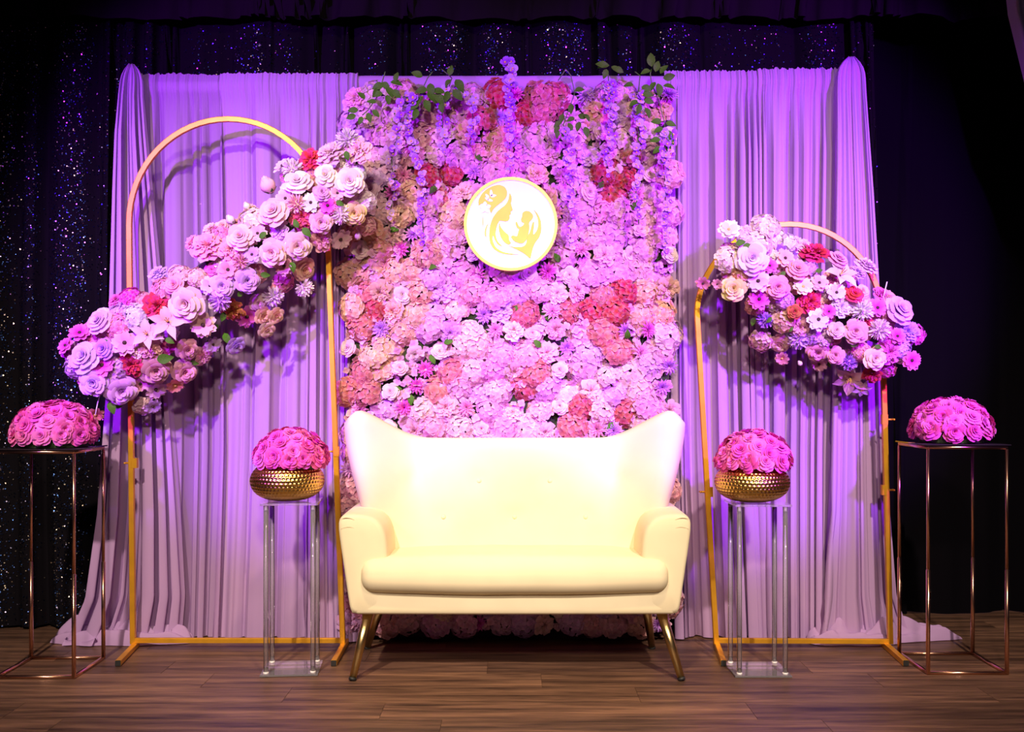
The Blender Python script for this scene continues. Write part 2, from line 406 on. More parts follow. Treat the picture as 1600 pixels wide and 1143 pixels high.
# sequin curtain
YS = 4.57
sq = drape('sequin_curtain', [(3.3, -3.6, 1.60), (0, -3.6, 1.66)], YS, 46, .036, M_SEQB, 5, header=0, nu=900, nv=16, flare=0, top_ruffle=0, zbot=.012)
tag(sq, 'black sequin curtain glittering behind the lavender backdrop', 'curtain')
me = sq.data; rs = random.Random(12)
mb = MB(); polys = me.polygons; npz = len(polys)
cx_lo, cx_hi = -2.75, 1.7
cand = [p for p in polys if cx_lo < p.center.x < cx_hi and p.center.z < 2.75 and (p.center.x < -1.35 or p.center.z > 1.6)]
HEX = [(math.cos(PI*i/3), math.sin(PI*i/3)) for i in range(6)]
for _ in range(64000):
    p = rs.choice(cand); vs = [me.vertices[i].co for i in p.vertices]
    if rs.random() > math.exp((YS-p.center.y-.030)*55): continue
    a, b = rs.random(), rs.random()
    c = (vs[0]*(1-a)+vs[1]*a)*(1-b)+(vs[3]*(1-a)+vs[2]*a)*b
    n = p.normal.copy()
    if n.y > 0: n = -n
    n = (n+Vector((rs.gauss(0, .36), rs.gauss(0, .2), rs.gauss(.12, .36)))).normalized()
    if n.y > -.1: continue
    t = n.cross(Vector((0,0,1))).normalized(); bb = t.cross(n)
    rr = rs.uniform(.0019, .0034); c = c+Vector((0, -.004, 0))
    mb.add([c+t*hx*rr+bb*hy*rr for hx, hy in HEX], [(0,1,2,3,4,5)])
so = link('sequins', mb.mesh('sequins', [M_SEQ], False), sq); so['kind'] = 'stuff'; so['label'] = 'tiny blue and gold sequins'
# black velour behind
bl = drape('black_curtain', [(3.3, -3.8, 3.8), (0, -3.8, 3.8)], 4.90, 44, .04, M_BLACK, 9, header=0, nu=500, nv=8, flare=0, top_ruffle=0, zbot=.004)
tag(bl, 'plain black velour stage curtain behind the right tall flower stand', 'curtain')
va = drape('valance_curtain', [(3.35, -3.8, 3.8), (2.66, -3.8, 3.8)], 4.44, 74, .026, M_VAL, 15, header=0, nu=900, nv=10, flare=0, top_ruffle=0, zbot=2.672, scallop=.007)
tag(va, 'black gathered valance with a scalloped hem across the top of the stage', 'valance')
pc = drape('side_curtain', [(3.3, 2.06, 3.3), (2.66, 2.09, 3.3), (2.16, 2.20, 3.3), (1.45, 2.55, 3.3), (1.2, 2.62, 3.25), (0, 2.5, 3.4)], 4.30, 10, .035, M_PALE, 31, header=0, nu=160, nv=40, flare=0, top_ruffle=0, zbot=.004)
tag(pc, 'pale grey drawn back curtain at the top right corner', 'curtain')

# ------------------------------------------------------------------ flower meshes (unit radius, facing +Z)
def cup_petal(mb, phi, span, r0, r1, z0, z1, curl, ruf, rr, mat=0, nu=5, nv=4, point=0):
    ph = rr.random()*6; sk = rr.uniform(-.06, .06)
    def fn(u, v):
        uu = 2*u-1
        s = max(0, (v-.55)/.45)
        a = phi+uu*span*(.35+.65*math.sqrt(v))*(1-.28*max(0, v-.75)*4*abs(uu))+sk*v
        edge = uu*uu
        vv = v*(1-.16*edge)
        r = r0+(r1-r0)*vv**1.35+curl*s*s+ruf*math.sin(uu*5+ph)*v*v
        z = z0+(z1-z0)*math.sin(vv*PI/2)-curl*.7*s*s-.10*edge*v*(z1-z0)+ruf*.8*math.cos(uu*6+ph)*v*v
        r *= 1-.05*edge*v
        return (r*math.cos(a), r*math.sin(a), z)
    mb.grid(nu, nv, fn, mat, tip=True)
def make_rose(seed, open_=1.0):
    r = random.Random(seed); mb = MB()
    for n, r0, r1, z0, z1, cu, ru in ((2, .02, .10, -.05, .60, .0, .0), (3, .05, .20, -.08, .66, .02, .0), (3, .08, .34, -.12, .66, .05, .01),
                                      (4, .10, .50, -.16, .60, .09, .015), (5, .12, .68, -.20, .47, .13, .02), (5, .14, .84, -.24, .26, .16, .025)):
        o = r.random()*6
        for k in range(n): cup_petal(mb, o+2*PI*k/n+r.uniform(-.1, .1), PI/n*1.42, r0, r1*r.uniform(.95, 1.05), z0, z1*r.uniform(.94, 1.05), cu, ru, r)
    return mb.mesh('rose_bloom', [M_PETAL])
def make_peony(seed):
    r = random.Random(seed); mb = MB()
    for n, r0, r1, z0, z1, cu, ru in ((5, .03, .16, 0, .50, .0, .06), (7, .06, .32, -.05, .55, .02, .07), (8, .08, .48, -.1, .52, .04, .07),
                                      (8, .1, .64, -.15, .42, .07, .06), (8, .12, .80, -.2, .28, .10, .06), (7, .14, .94, -.24, .10, .10, .05)):
        o = r.random()*6
        for k in range(n): cup_petal(mb, o+2*PI*k/n+r.uniform(-.2, .2), PI/n*1.25, r0, r1*r.uniform(.9, 1.08), z0, z1*r.uniform(.85, 1.12), cu, ru, r, nu=4, nv=3)
    return mb.mesh('peony_bloom', [M_PETAL])
def flat_petal(mb, phi, L, W, lift, droop, r, mat=0, point=.0, base=(0,0,0), r0=.06, nu=2, nv=4, nrm=None, notch=.0):
    ca, sa = math.cos(phi), math.sin(phi)
    tw = r.uniform(-.12, .12)
    def fn(u, v):
        uu = 2*u-1
        wdt = W*(math.sin(PI*min(1, .12+.80*v))**.7)*(1 if not point else (1-point*v**2.5))
        l = r0+(L-r0)*v-(notch*(1-abs(uu)) if v > .99 else 0)*L-(.05*L*uu*uu*v)
        y = uu*wdt; z = lift*v-droop*v*v+.10*W*(uu*uu)*2+tw*y*v
        return (base[0]+ca*l-sa*y, base[1]+sa*l+ca*y, base[2]+z)
    mb.grid(nu, nv, fn, mat, tip=True)
def dome(mb, r, z, h, mat, n=10, c=(0,0)):
    vs = [(c[0], c[1], z+h)]; fs = []
    for k in range(1, 4):
        q = PI/2*k/3
        for i in range(n): vs.append((c[0]+r*math.sin(q)*math.cos(2*PI*i/n), c[1]+r*math.sin(q)*math.sin(2*PI*i/n), z+h*math.cos(q)))
    for i in range(n): fs.append((0, 1+i, 1+(i+1) % n))
    for k in range(2):
        for i in range(n): fs.append((1+k*n+i, 1+(k+1)*n+i, 1+(k+1)*n+(i+1) % n, 1+k*n+(i+1) % n))
    mb.add(vs, fs, mat)
def make_zinnia(seed, eye):
    r = random.Random(seed); mb = MB(); n = 8
    for lay, (L, lift) in enumerate(((1.0, .18), (.78, .34))):
        o = r.random()
        for k in range(n if not lay else 6):
            flat_petal(mb, o+2*PI*k/(n if not lay else 6)+r.uniform(-.08, .08), L*r.uniform(.92, 1.04), .31, lift+r.uniform(-.06, .1), .16, r, notch=.12, base=(0,0,.02*lay))
    dome(mb, .15, .08, .14, 1)
    return mb.mesh('zinnia_bloom', [M_PETAL, eye])
def make_pompon(seed):
    r = random.Random(seed); mb = MB(); n = 90; ga = PI*(3-math.sqrt(5))
    for k in range(n):
        zc = 1-1.25*(k+.5)/n; rad = math.sqrt(max(0, 1-zc*zc)); a = k*ga
        d = Vector((rad*math.cos(a), rad*math.sin(a), zc)); d = (d+Vector((r.gauss(0, .08), r.gauss(0, .08), r.gauss(0, .08)))).normalized()
        t = d.cross(Vector((.1, .3, 1))).normalized(); b = d.cross(t); L = r.uniform(.85, 1.0); wv = .10
        c0 = d*.25; m_ = d*(.66*L); tp = d*L
        t2 = t*math.cos(a*3)+b*math.sin(a*3); b2 = d.cross(t2)
        mb.add([c0, m_+t2*wv+b2*.04, m_-t2*wv+b2*.04, m_-b2*.03, tp+t2*wv*.5, tp-t2*wv*.5], [(0,1,3),(0,3,2),(1,4,3),(3,5,2),(3,4,5)], 0, [0,.6,.6,.5,1,1])
    dome(mb, .45, -.1, .5, 0)
    return mb.mesh('pompon_bloom', [M_PETAL])
def make_dahlia(seed):
    r = random.Random(seed); mb = MB()
    for n, L, lift in ((12, 1.0, .10), (12, .86, .30), (10, .68, .48), (8, .45, .56), (5, .25, .56)):
        o = r.random()
        for k in range(n): flat_petal(mb, o+2*PI*k/n, L*r.uniform(.93, 1.05), .17*L**.3, lift, .05, r, point=.75, nv=3)
    return mb.mesh('dahlia_bloom', [M_PETAL])
def orient(mb_src, mb, c, n, s, roll):
    q = Vector(n).to_track_quat('Z', 'Y') @ Quaternion((0,0,1), roll)
    vs = [Vector(c)+(q @ (Vector(v)*s)) for v in mb_src.v]
    o = len(mb.v); mb.v += [tuple(v) for v in vs]; mb.f += [tuple(i+o for i in f) for f in mb_src.f]; mb.m += mb_src.m; mb.t += mb_src.t
def floret(seed, n=4):
    r = random.Random(seed); mb = MB()
    for k in range(n): flat_petal(mb, 2*PI*k/n+r.uniform(-.1, .1), 1.0*r.uniform(.9, 1.05), .52, .25+r.uniform(-.1, .1), .2, r, r0=.02, nu=2, nv=3)
    return mb
def make_hydrangea(seed, n=30):
    r = random.Random(seed); mb = MB(); ga = PI*(3-math.sqrt(5))
    fls = [floret(seed*10+k) for k in range(3)]
    for k in range(n):
        zc = 1-.86*(k+.5)/n; rad = math.sqrt(max(0, 1-zc*zc)); a = k*ga
        d = Vector((rad*math.cos(a), rad*math.sin(a), zc))
        c = Vector((d.x*.82, d.y*.82, d.z*.42-.05+r.uniform(-.06, .06)))
        orient(fls[k % 3], mb, c, (d+Vector((r.gauss(0, .22), r.gauss(0, .22), .2))).normalized(), r.uniform(.22, .32), r.random()*6)
    return mb.mesh('hydrangea_bloom', [M_PETAL])
def make_lily(seed):
    r = random.Random(seed); mb = MB()
    for lay in range(2):
        for k in range(3):
            flat_petal(mb, 2*PI*k/3+lay*PI/3+r.uniform(-.15, .15), 1.0*r.uniform(.85, 1.05), .25 if lay else .29, .62, .5, r, point=.85, nu=4, nv=6, base=(0,0,-.02*lay))
    for k in range(5):
        a = 2*PI*k/5; mb.tube([(0,0,.05), (.12*math.cos(a), .12*math.sin(a), .45)], .018, 5, 1)
    return mb.mesh('lily_bloom', [M_PETAL, M_YELC])
def make_bud(seed):
    r = random.Random(seed); mb = MB()
    for n, r0, r1, z1 in ((3, .05, .18, 1.0), (4, .1, .34, .95), (5, .12, .5, .8)):
        o = r.random()*6
        for k in range(n):
            ph = o+2*PI*k/n
            def fn(u, v, ph=ph, r1=r1, z1=z1, n=n):
                uu = 2*u-1; rr = r1*math.sin(PI*(.1+.72*v))+.03; a = ph+uu*PI/n*1.4*(1-.35*v)
                return (rr*math.cos(a), rr*math.sin(a), -.5+z1*1.2*v*(1-.1*uu*uu))
            mb.grid(4, 4, fn, 0, tip=True)
    for k in range(5): flat_petal(mb, 2*PI*k/5, .5, .15, .2, -.1, r, mat=1, point=.9, base=(0,0,-.55))
    return mb.mesh('bud_bloom', [M_PETAL, M_STEM])
def make_leaf():
    mb = MB()
    def fn(u, v):
        uu = 2*u-1; wd = .30*math.sin(PI*min(1, v**.8*.98+.01))**.85
        return (v*1.0, uu*wd, .10*abs(uu)*wd*2+.10*math.sin(v*PI)-.08*v*v)
    mb.grid(4, 7, fn)
    return mb.mesh('leaf', [M_LEAF])
def make_wist(seed):
    r = random.Random(seed); mb = MB()
    for k, (L, W, a) in enumerate(((1.0, .62, PI/2), (.75, .45, PI/2+2.2), (.75, .45, PI/2-2.2))):
        flat_petal(mb, a+r.uniform(-.2, .2), L, W, .5 if k else .25, .1, r, nu=3, nv=4)
    dome(mb, .2, .05, .3, 1, 6)
    return mb.mesh('wisteria_blossom', [M_PETAL, M_YELC])
ROSE = [make_rose(k) for k in range(4)]; PEONY = [make_peony(k+20) for k in range(4)]
ZIN = [make_zinnia(k+40, M_DARKC) for k in range(3)]; ZINY = [make_zinnia(k+50, M_YELC) for k in range(2)]
POM = [make_pompon(k+60) for k in range(2)]; DAH = [make_dahlia(k+70) for k in range(3)]
HYD = [make_hydrangea(k+80) for k in range(6)]; LILY = [make_lily(k+90) for k in range(3)]; BUD = [make_bud(k+95) for k in range(2)]
LEAF = make_leaf(); WIST = [make_wist(k+110) for k in range(4)]
KIND = {'rose': (ROSE, 'rose'), 'peony': (PEONY, 'peony'), 'zin': (ZIN, 'zinnia'), 'ziny': (ZINY, 'zinnia'), 'pom': (POM, 'pompon_flower'),
        'dah': (DAH, 'dahlia'), 'hyd': (HYD, 'hydrangea'), 'lily': (LILY, 'lily'), 'bud': (BUD, 'flower_bud')}
def bloom(kind, parent, pos, nrm, rad, col, r, squash=1.0):
    ms, nm = KIND[kind]
    o = link(nm, r.choice(ms), parent, Vector(pos)-parent.location)
    q = Vector(nrm).normalized().to_track_quat('Z', 'Y') @ Quaternion((0,0,1), r.random()*6.28)
    o.rotation_mode = 'QUATERNION'; o.rotation_quaternion = q
    o.scale = (rad, rad, rad*squash)
    j = lambda c: min(1, max(0, c*r.uniform(.93, 1.05)))
    o.color = (j(col[0]), j(col[1]), j(col[2]), 1)
    return o
def leaf(parent, pos, direction, size, nrm=(0,-1,.3), label=None):
    o = link('leaf', LEAF, parent, Vector(pos)-parent.location)
    x = Vector(direction).normalized(); z = Vector(nrm); z = (z-x*z.dot(x)).normalized(); y = z.cross(x)
    o.rotation_mode = 'QUATERNION'; o.rotation_quaternion = Matrix((x, y, z)).transposed().to_quaternion()
    o.scale = (size, size, size)
    return o
COL = dict(blush=(.93,.66,.66), pink=(.88,.44,.58), white=(.95,.86,.84), cream=(.95,.85,.64), yellow=(.92,.74,.36), peach=(.94,.62,.48), salmon=(.85,.40,.34),
           lilac=(.76,.50,.86), violet=(.58,.30,.84), magenta=(.82,.22,.62), crimson=(.62,.05,.14), red=(.78,.06,.12), rust=(.56,.15,.08), dusty=(.78,.42,.45),
           pale=(.90,.74,.88), coral=(.74,.22,.20))

# ------------------------------------------------------------------ flower wall
WX0, WX1, WZ0, WZ1, WY = -.715, .688, .045, 2.325, 4.30
fw = thing('flower_wall', (0, WY+.035, 0), 'tall rectangular wall of pink, lilac and coral silk flowers behind the sofa', 'flower wall')
link('backing_panel', MB().cbox(WX0+.03, WX1-.03, -.012, .012, WZ0+.02, WZ1-.02).mesh('backing_panel', [M_BACK], False), fw)
rw = random.Random(21)
REDS = [(765,158,34),(838,160,42),(690,275,40),(952,282,36),(825,475,34),(955,472,42),(958,538,34),(693,592,36),(826,602,40),(905,655,34),(572,490,34),(570,445,26),(560,600,26),(1000,240,26),(880,490,18),(985,660,22)]
WARM_LIT = [(600,400,70),(570,540,50),(1000,480,55),(640,300,45),(760,215,45),(1010,170,40),(860,290,40),(940,210,34),(600,470,60),(700,310,40)]  # peach patches, warm light on the wall put into petal colour
dxw, dzw = .094, .082
nz_ = int((WZ1-WZ0)/dzw)+1
for j in range(nz_):
    z = WZ0+.03+j*(WZ1-WZ0-.06)/(nz_-1)
    nx = int((WX1-WX0)/dxw)+1
    for i in range(nx):
        x = WX0+.04+(i+(.5 if j % 2 else 0)-.2)*(WX1-WX0-.08)/(nx-.9)
        x += rw.uniform(-.018, .018); zz = z+rw.uniform(-.016, .016)
        x = min(WX1-.03, max(WX0+.03, x)); zz = min(WZ1-.03, max(WZ0+.035, zz))
        px, pz = 800+x*F/4.27, 610-(zz-CAMZ)*F/4.27
        red = any((px-a)**2+(pz-b)**2 < (c*.78)**2 for a, b, c in REDS); warm_lit = any((px-a)**2+(pz-b)**2 < c*c for a, b, c in WARM_LIT)
        q = rw.random()
        if red: kind, col = 'hyd', rw.choice(((.62,.17,.20), (.66,.24,.26), (.70,.30,.32)))
        elif q < .60: kind, col = 'hyd', rw.choice(((.90,.60,.68), (.88,.52,.62), (.80,.52,.80), (.92,.66,.66), (.84,.48,.70)))
        elif q < .76: kind, col = 'peony', rw.choice(((.88,.50,.62), (.78,.46,.80), (.92,.62,.64)))
        elif q < .87: kind, col = 'rose', rw.choice(((.92,.58,.68), (.90,.66,.70)))
        else: kind, col = 'dah', rw.choice((COL['magenta'], (.70,.36,.80), (.86,.42,.62)))
        if warm_lit and not red and kind in ('hyd', 'peony'): col = rw.choice(((.90,.56,.46), (.86,.52,.44), (.92,.64,.52)))
        rad = {'hyd': .072, 'peony': .050, 'rose': .040, 'dah': .042}[kind]*rw.uniform(.92, 1.12)
        ex = max(0, abs((x-(WX0+WX1)/2)/((WX1-WX0)/2))-.9)*6*(1 if x > 0 else -1); ez = max(0, abs((zz-1.19)/1.14)-.95)*8*(1 if zz > 1.19 else -1)
        n = Vector((rw.gauss(0, .28)+ex, -1, rw.gauss(0, .28)+ez+.05))
        bloom(kind, fw, (x, WY+rw.uniform(-.012, .012)-(.0 if kind == 'hyd' else .012), zz), n, rad, col, rw, .8)
mb = MB(); fls = [floret(200+k) for k in range(5)]
for k in range(4200):
    x, z = rw.uniform(WX0+.02, WX1-.02), rw.uniform(WZ0+.02, WZ1-.01)
    orient(fls[k % 5], mb, (x, rw.uniform(-.052, -.022), z), (rw.gauss(0, .5), -1, rw.gauss(0, .5)), rw.uniform(.014, .023), rw.random()*6)
fo = link('filler_florets', mb.mesh('filler_florets', [M_PETAL]), fw); fo['kind'] = 'stuff'; fo.color = (.85, .52, .70, 1)
for k in range(26):   # bits of green in the gaps
    leaf(fw, (rw.uniform(WX0+.1, WX1-.1), WY-.015, rw.uniform(.3, WZ1-.1)), (rw.gauss(0, 1), -.2, rw.gauss(0, 1)), .045)

# ------------------------------------------------------------------ round emblem sign
em = thing('round_sign', (P(798, 350, 4.19).x, 4.19, P(798, 350, 4.19).z), 'round white sign with gold rim and gold mother and baby emblem', 'sign')
ER = .1915
def disc(mb, r0, r1, y0, y1, n=72):
    vs = []
    for (r, y) in ((r0, y1), (r0, y0), (r1, y0), (r1, y1)):
        for i in range(n): q = 2*PI*i/n; vs.append((r*math.cos(q), y, r*math.sin(q)))
    fs = [(k*n+i, k*n+(i+1) % n, ((k+1) % 4)*n+(i+1) % n, ((k+1) % 4)*n+i) for k in range(4) for i in range(n)]
    mb.add(vs, fs); return mb
bd = MB(); n = 72
bd.add([(ER*.99*math.cos(2*PI*i/n), -.004, ER*.99*math.sin(2*PI*i/n)) for i in range(n)]+[(ER*.99*math.cos(2*PI*i/n), .012, ER*.99*math.sin(2*PI*i/n)) for i in range(n)],
       [tuple(range(n)), tuple(reversed(range(n, 2*n)))]+[(i, i+n, (i+1) % n+n, (i+1) % n) for i in range(n)])
link('board', bd.mesh('board', [M_WHITE], False), em)
link('rim', autosmooth(link('tmp', disc(MB(), ER*.935, ER, -.008, .012).mesh('rim', [M_RIM]))).data, em)
bpy.data.objects.remove(bpy.data.objects['tmp'])
def logo_poly(pts, y, smooth=2):
    for _ in range(smooth):
        q = []
        for a, b in zip(pts, pts[1:]+pts[:1]):
            q += [(a[0]*.8+b[0]*.2, a[1]*.8+b[1]*.2), (a[0]*.2+b[0]*.8, a[1]*.2+b[1]*.8)]
        pts = q
    vs = [Vector(((x-620)/462*ER, y, (575-yy)/462*ER)) for x, yy in pts]
    tri = tessellate_polygon([[Vector((v.x, v.z, 0)) for v in vs]])
    n = len(vs); mb = MB()
    back = [Vector((v.x, -.0041, v.z)) for v in vs]
    mb.add(vs+back, [tuple(t) for t in tri]+[(i, (i+1) % n, (i+1) % n+n, i+n) for i in range(n)])
    return mb
GOLDP = {
 'mother_hair': [(303,400),(298,345),(330,282),(380,232),(440,200),(505,186),(560,205),(588,255),(580,310),(545,352),(495,388),(450,428),(428,475),(415,450),(408,420),(380,400),(350,370),(325,380)],
 'mother_face': [(608,262),(630,305),(632,335),(622,375),(644,440),(619,455),(623,478),(607,490),(612,512),(598,545),(568,553),(512,540),(490,575),(474,640),(472,690),(492,750),(545,800),(498,785),(462,735),(445,680),(440,735),(470,805),(540,850),(620,866),(715,874),(620,880),(520,866),(450,822),(415,765),(405,690),(413,600),(436,525),(475,465),(520,422),(568,388),(598,335)],
 'mother_chest': [(505,545),(518,600),(560,652),(603,685),(604,735),(628,762),(600,785),(550,752),(518,700),(500,630)],
 'cradling_hand': [(585,785),(660,803),(740,800),(772,772),(782,705),(812,650),(832,560),(854,550),(850,600),(838,690),(878,640),(893,580),(884,510),(840,422),(892,480),(920,545),(924,640),(905,705),(862,760),(842,805),(828,860),(815,925),(760,872),(680,828)],
 'baby': [(735,462),(768,443),(808,450),(840,482),(842,512),(822,542),(800,562),(806,612),(796,672),(776,732),(745,768),(700,768),(645,742),(618,700),(640,684),(682,700),(694,650),(703,628),(678,612),(663,560),(680,548),(697,590),(715,605),(742,588),(752,568),(725,556),(719,530),(732,500)],
 'hair_strand': [(405,560),(378,630),(380,715),(362,690),(362,640),(380,590)],
}
for nm, pts in GOLDP.items():
    link(nm, logo_poly(pts, -.0060).mesh(nm, [M_LOGO], False), em)
link('hair_strand', logo_poly([(346,480),(352,560),(348,625),(340,560)], -.006).mesh('hair_strand', [M_LOGO], False), em)
def ell(cx, cy, L, W, deg):
    a = math.radians(deg); out = []
    for i in range(14):
        q = 2*PI*i/14; u = L*math.cos(q); v = W*math.sin(q)*(1-.35*math.cos(q))
        out.append((cx+u*math.cos(a)-v*math.sin(a), cy-(u*math.sin(a)+v*math.cos(a))))
    return out
for (cx, cy, L, W, dg) in ((427,270,32,14,95),(450,298,28,13,10),(388,300,25,12,130),(418,342,26,12,-15),(384,328,20,10,150)):
    link('white_leaf', logo_poly(ell(cx, cy, L, W, dg), -.0068, 0).mesh('white_leaf', [M_WHITE], False), em)
for k in range(5):
    a = 90+72*k; link('white_petal', logo_poly(ell(366+30*math.cos(math.radians(a)), 415-30*math.sin(math.radians(a)), 30, 22, a), -.0068, 0).mesh('white_petal', [M_WHITE], False), em)

link('white_petal', logo_poly(ell(366, 415, 34, 34, 0), -.0069, 0).mesh('white_petal', [M_WHITE], False), em)
# ------------------------------------------------------------------ wisteria vines hung over the wall
def vine(name, pts, wrange, leaves, label, seed, dens=1.0, width=.03):
    r = random.Random(seed)
    top = P(*pts[0], 4.19)
    t = thing(name, top, label, 'wisteria vine', 'hanging wisteria vines on the flower wall')
    path = [P(a, b, 4.20-.015*math.sin(k*1.3)) for k, (a, b) in enumerate(pts)]
    # smooth the path
    fine = []
    for k in range(len(path)-1):
        for s in range(6): fine.append(path[k].lerp(path[k+1], s/6))
    fine.append(path[-1])
    link('stem', MB().tube([p-top for p in fine], .0022, 6).mesh('stem', [M_STEM]), t)
    (a, b), = [wrange] if wrange else [(0, 0)]
    if wrange:
        L = len(fine); k0, k1 = int(a*(L-1)), int(b*(L-1)); ln = sum((fine[k+1]-fine[k]).length for k in range(k0, k1))
        n = int(ln/.0125*dens)
        for k in range(n):
            f = k/max(1, n-1); p = fine[min(L-1, int(k0+f*(k1-k0)))]
            wd = width*(1-.55*f); ang = r.uniform(0, 6.28)
            off = Vector((math.cos(ang)*wd*r.uniform(.3, 1), -.014-abs(math.sin(ang))*.022, r.uniform(-.01, .01)))
            o = link('blossom', r.choice(WIST), t, p+off-top); s = r.uniform(.017, .027)*(1-.3*f)
            n_ = Vector((off.x*18, -1, r.uniform(-.2, .5)))
            o.rotation_mode = 'QUATERNION'; o.rotation_quaternion = n_.normalized().to_track_quat('Z', 'Y') @ Quaternion((0,0,1), r.gauss(0, .8)); o.scale = (s, s, s)
            c = r.choice(((.52,.26,.86), (.62,.38,.88), (.70,.50,.86), (.45,.20,.80))); o.color = c+(1,)
    for (px, row, dx, dy, sz) in leaves:
        leaf(t, P(px, row, 4.165), (dx, r.uniform(-.35, .05), -dy), sz*4.17/F, (r.gauss(0, .3), -1, r.gauss(.2, .3)))
    return t
def fan(cx, cy, spots): return [(cx+a, cy+b, a+.01, b+.01, s) for a, b, s in spots]
vine('wisteria_vine', [(602,112),(598,125),(590,150),(575,172),(566,180)], None,
     [(598,128,8,10,17),(610,128,12,3,20),(600,132,-14,5,20),(604,136,10,16,20),(592,137,-10,16,18),(618,128,3,-14,16),(614,140,10,12,18),(570,155,-12,-12,16),(560,172,-20,1,17),(556,180,-18,6,16),(566,182,-6,14,14),(575,176,4,16,16),(582,172,10,10,15),(588,160,-18,-2,15),(605,148,2,12,16),(598,146,-16,3,17)],
     'leafy green vine cluster at the flower wall top left corner', 301)
vine('wisteria_vine', [(676,112),(668,122),(655,150),(640,175),(645,215),(655,260),(662,300),(660,345),(664,390)], (.28, 1),
     [(660,120,-14,-6,19),(672,130,2,14,22),(668,140,-16,3,20),(668,144,10,12,22),(660,150,-8,14,22),(676,142,16,2,20),(655,160,-12,10,18),(680,146,12,16,22),(664,156,6,15,20),(652,170,-6,16,18)],
     'purple wisteria strand below a thick clump of green leaves, left of the sign', 302, 1.1)
vine('wisteria_vine', [(690,108),(702,118),(706,122),(700,140),(690,170),(692,210),(696,240)], (.5, 1),
     [(702,118,3,-12,17),(712,124,9,15,24),(704,124,-8,12,15),(708,140,12,14,22),(700,142,-4,16,18),(694,150,-12,6,16),(690,160,1,16,17)],
     'short purple wisteria strand with leaves right of the thick leaf clump', 303, .9)
vine('wisteria_vine', [(632,150),(628,180),(620,215),(612,250),(616,300),(608,340)], (.05, 1), [(630,150,8,12,15)],
     'long violet wisteria strand left of the thick leaf clump', 304, .8)
vine('wisteria_vine', [(796,102),(797,120),(797,145),(796,175),(797,205),(796,235),(797,270)], (0, 1), [],
     'slim purple wisteria strand hanging straight down above the sign', 305, 1.3, .024)
vine('wisteria_vine', [(735,150),(738,175),(740,200),(734,225)], (0, 1), [], 'small purple wisteria tuft beside the left coral blossom', 306, 1.1, .034)
vine('wisteria_vine', [(872,126),(884,108),(892,118),(898,145),(890,168),(880,195),(893,225),(892,260),(896,300),(893,345),(890,385)], (.55, 1),
     [(898,142,12,-2,16),(893,162,-1,16,16),(903,180,14,2,16),(912,178,8,10,15),(880,178,-4,14,16),(876,190,-10,8,14),(882,200,-1,16,16),(888,192,6,16,16),(874,196,-10,14,14),(906,190,-4,14,16),(914,198,4,16,17),(898,184,-14,6,14),(870,202,0,14,14)],
     'wisteria strand looping over the pipe with small paired leaves, right of the sign', 307, 1.1)
vine('wisteria_vine', [(950,110),(951,130),(952,150),(955,180),(952,215),(948,245),(950,275)], (.22, 1),
     [(950,104,-16,-4,20),(952,102,-18,3,18),(955,104,14,10,18),(948,108,-4,12,16),(960,106,12,6,16)],
     'dense purple wisteria strand under a leaf sprig poking above the pipe', 308, 1.5, .034)
vine('wisteria_vine', [(992,112),(1000,118),(998,140),(996,170),(998,205),(996,250),(994,300),(998,350)], (.35, 1),
     [(990,132,-14,2,16),(1002,136,18,4,18),(1003,146,16,3,18),(998,158,-12,6,17),(1006,156,14,4,17),(1000,162,-4,16,18),(1008,168,6,14,18)],
     'pale lilac wisteria strand inside the right edge leaf vine', 309, 1.1)
vine('wisteria_vine', [(1023,88),(1016,115),(1018,130),(1030,160),(1038,190),(1040,215),(1036,245),(1040,300),(1038,350),(1040,400)], (.55, 1),
     [(1018,104,-1,-16,22),(1024,112,4,-14,18),(1032,115,10,-12,18),(1036,122,18,-4,20),(1036,134,18,4,20),(1028,130,2,18,22),(1024,128,-8,14,16),(1016,110,-12,4,16),(1034,190,-14,0,17),(1040,192,16,4,17),(1036,200,-14,6,16),(1040,204,10,14,20),(1040,212,14,14,20),(1032,218,-14,2,17),(1034,230,-12,8,17),(1044,222,2,16,18),(1040,236,-2,14,15)],
     'long leafy wisteria vine down the right edge of the flower wall', 310, 1.2, .036)

# ------------------------------------------------------------------ sofa
sofa = thing('wingback_loveseat', (.01, 3.95, 0), 'cream velvet wingback loveseat with angled brass legs', 'sofa')
SX, SY = .01, 3.95
def sub(o, lv=2):
    m = o.modifiers.new('sub', 'SUBSURF'); m.levels = lv; m.render_levels = lv
    return o
# backrest : thick curved shell
def ss(t): t = max(0, min(1, t)); return t*t*(3-2*t)
def back_front(u, v):
    uu = 2*u-1; au = abs(uu)
    rr_ = min(1, max(0, (au-.48)/.46)); top = .868+.116*rr_**2.6*(2.6-1.6*rr_**1.5)-.055*max(0, (au-.90)/.10)**2
    z = .30+(top-.30)*v
    hw = .585+.078*ss((z-.5)/.45)
    x = hw*uu
    y = 4.045+.15*(z-.42) - .14*ss((au-.60)/.40)*(.35+.65*ss((z-.45)/.3))
    return Vector((x, y, z))
def back_pt(u, v, side):
    e = 1e-3
    p = back_front(u, v)
    du = back_front(min(1, u+e), v)-back_front(max(0, u-e), v); dv = back_front(u, min(1, v+e))-back_front(u, max(0, v-e))
    n = du.cross(dv).normalized()
    if n.y > 0: n = -n
    th = .045
    return p, n, th
BUTTONS = [(-.42,.70),(-.14,.70),(.14,.70),(.42,.70),(-.56,.57),(-.28,.56),(0,.56),(.28,.56),(.56,.57)]
mb = MB(); NU, NV = 64, 30; RIMN = 6
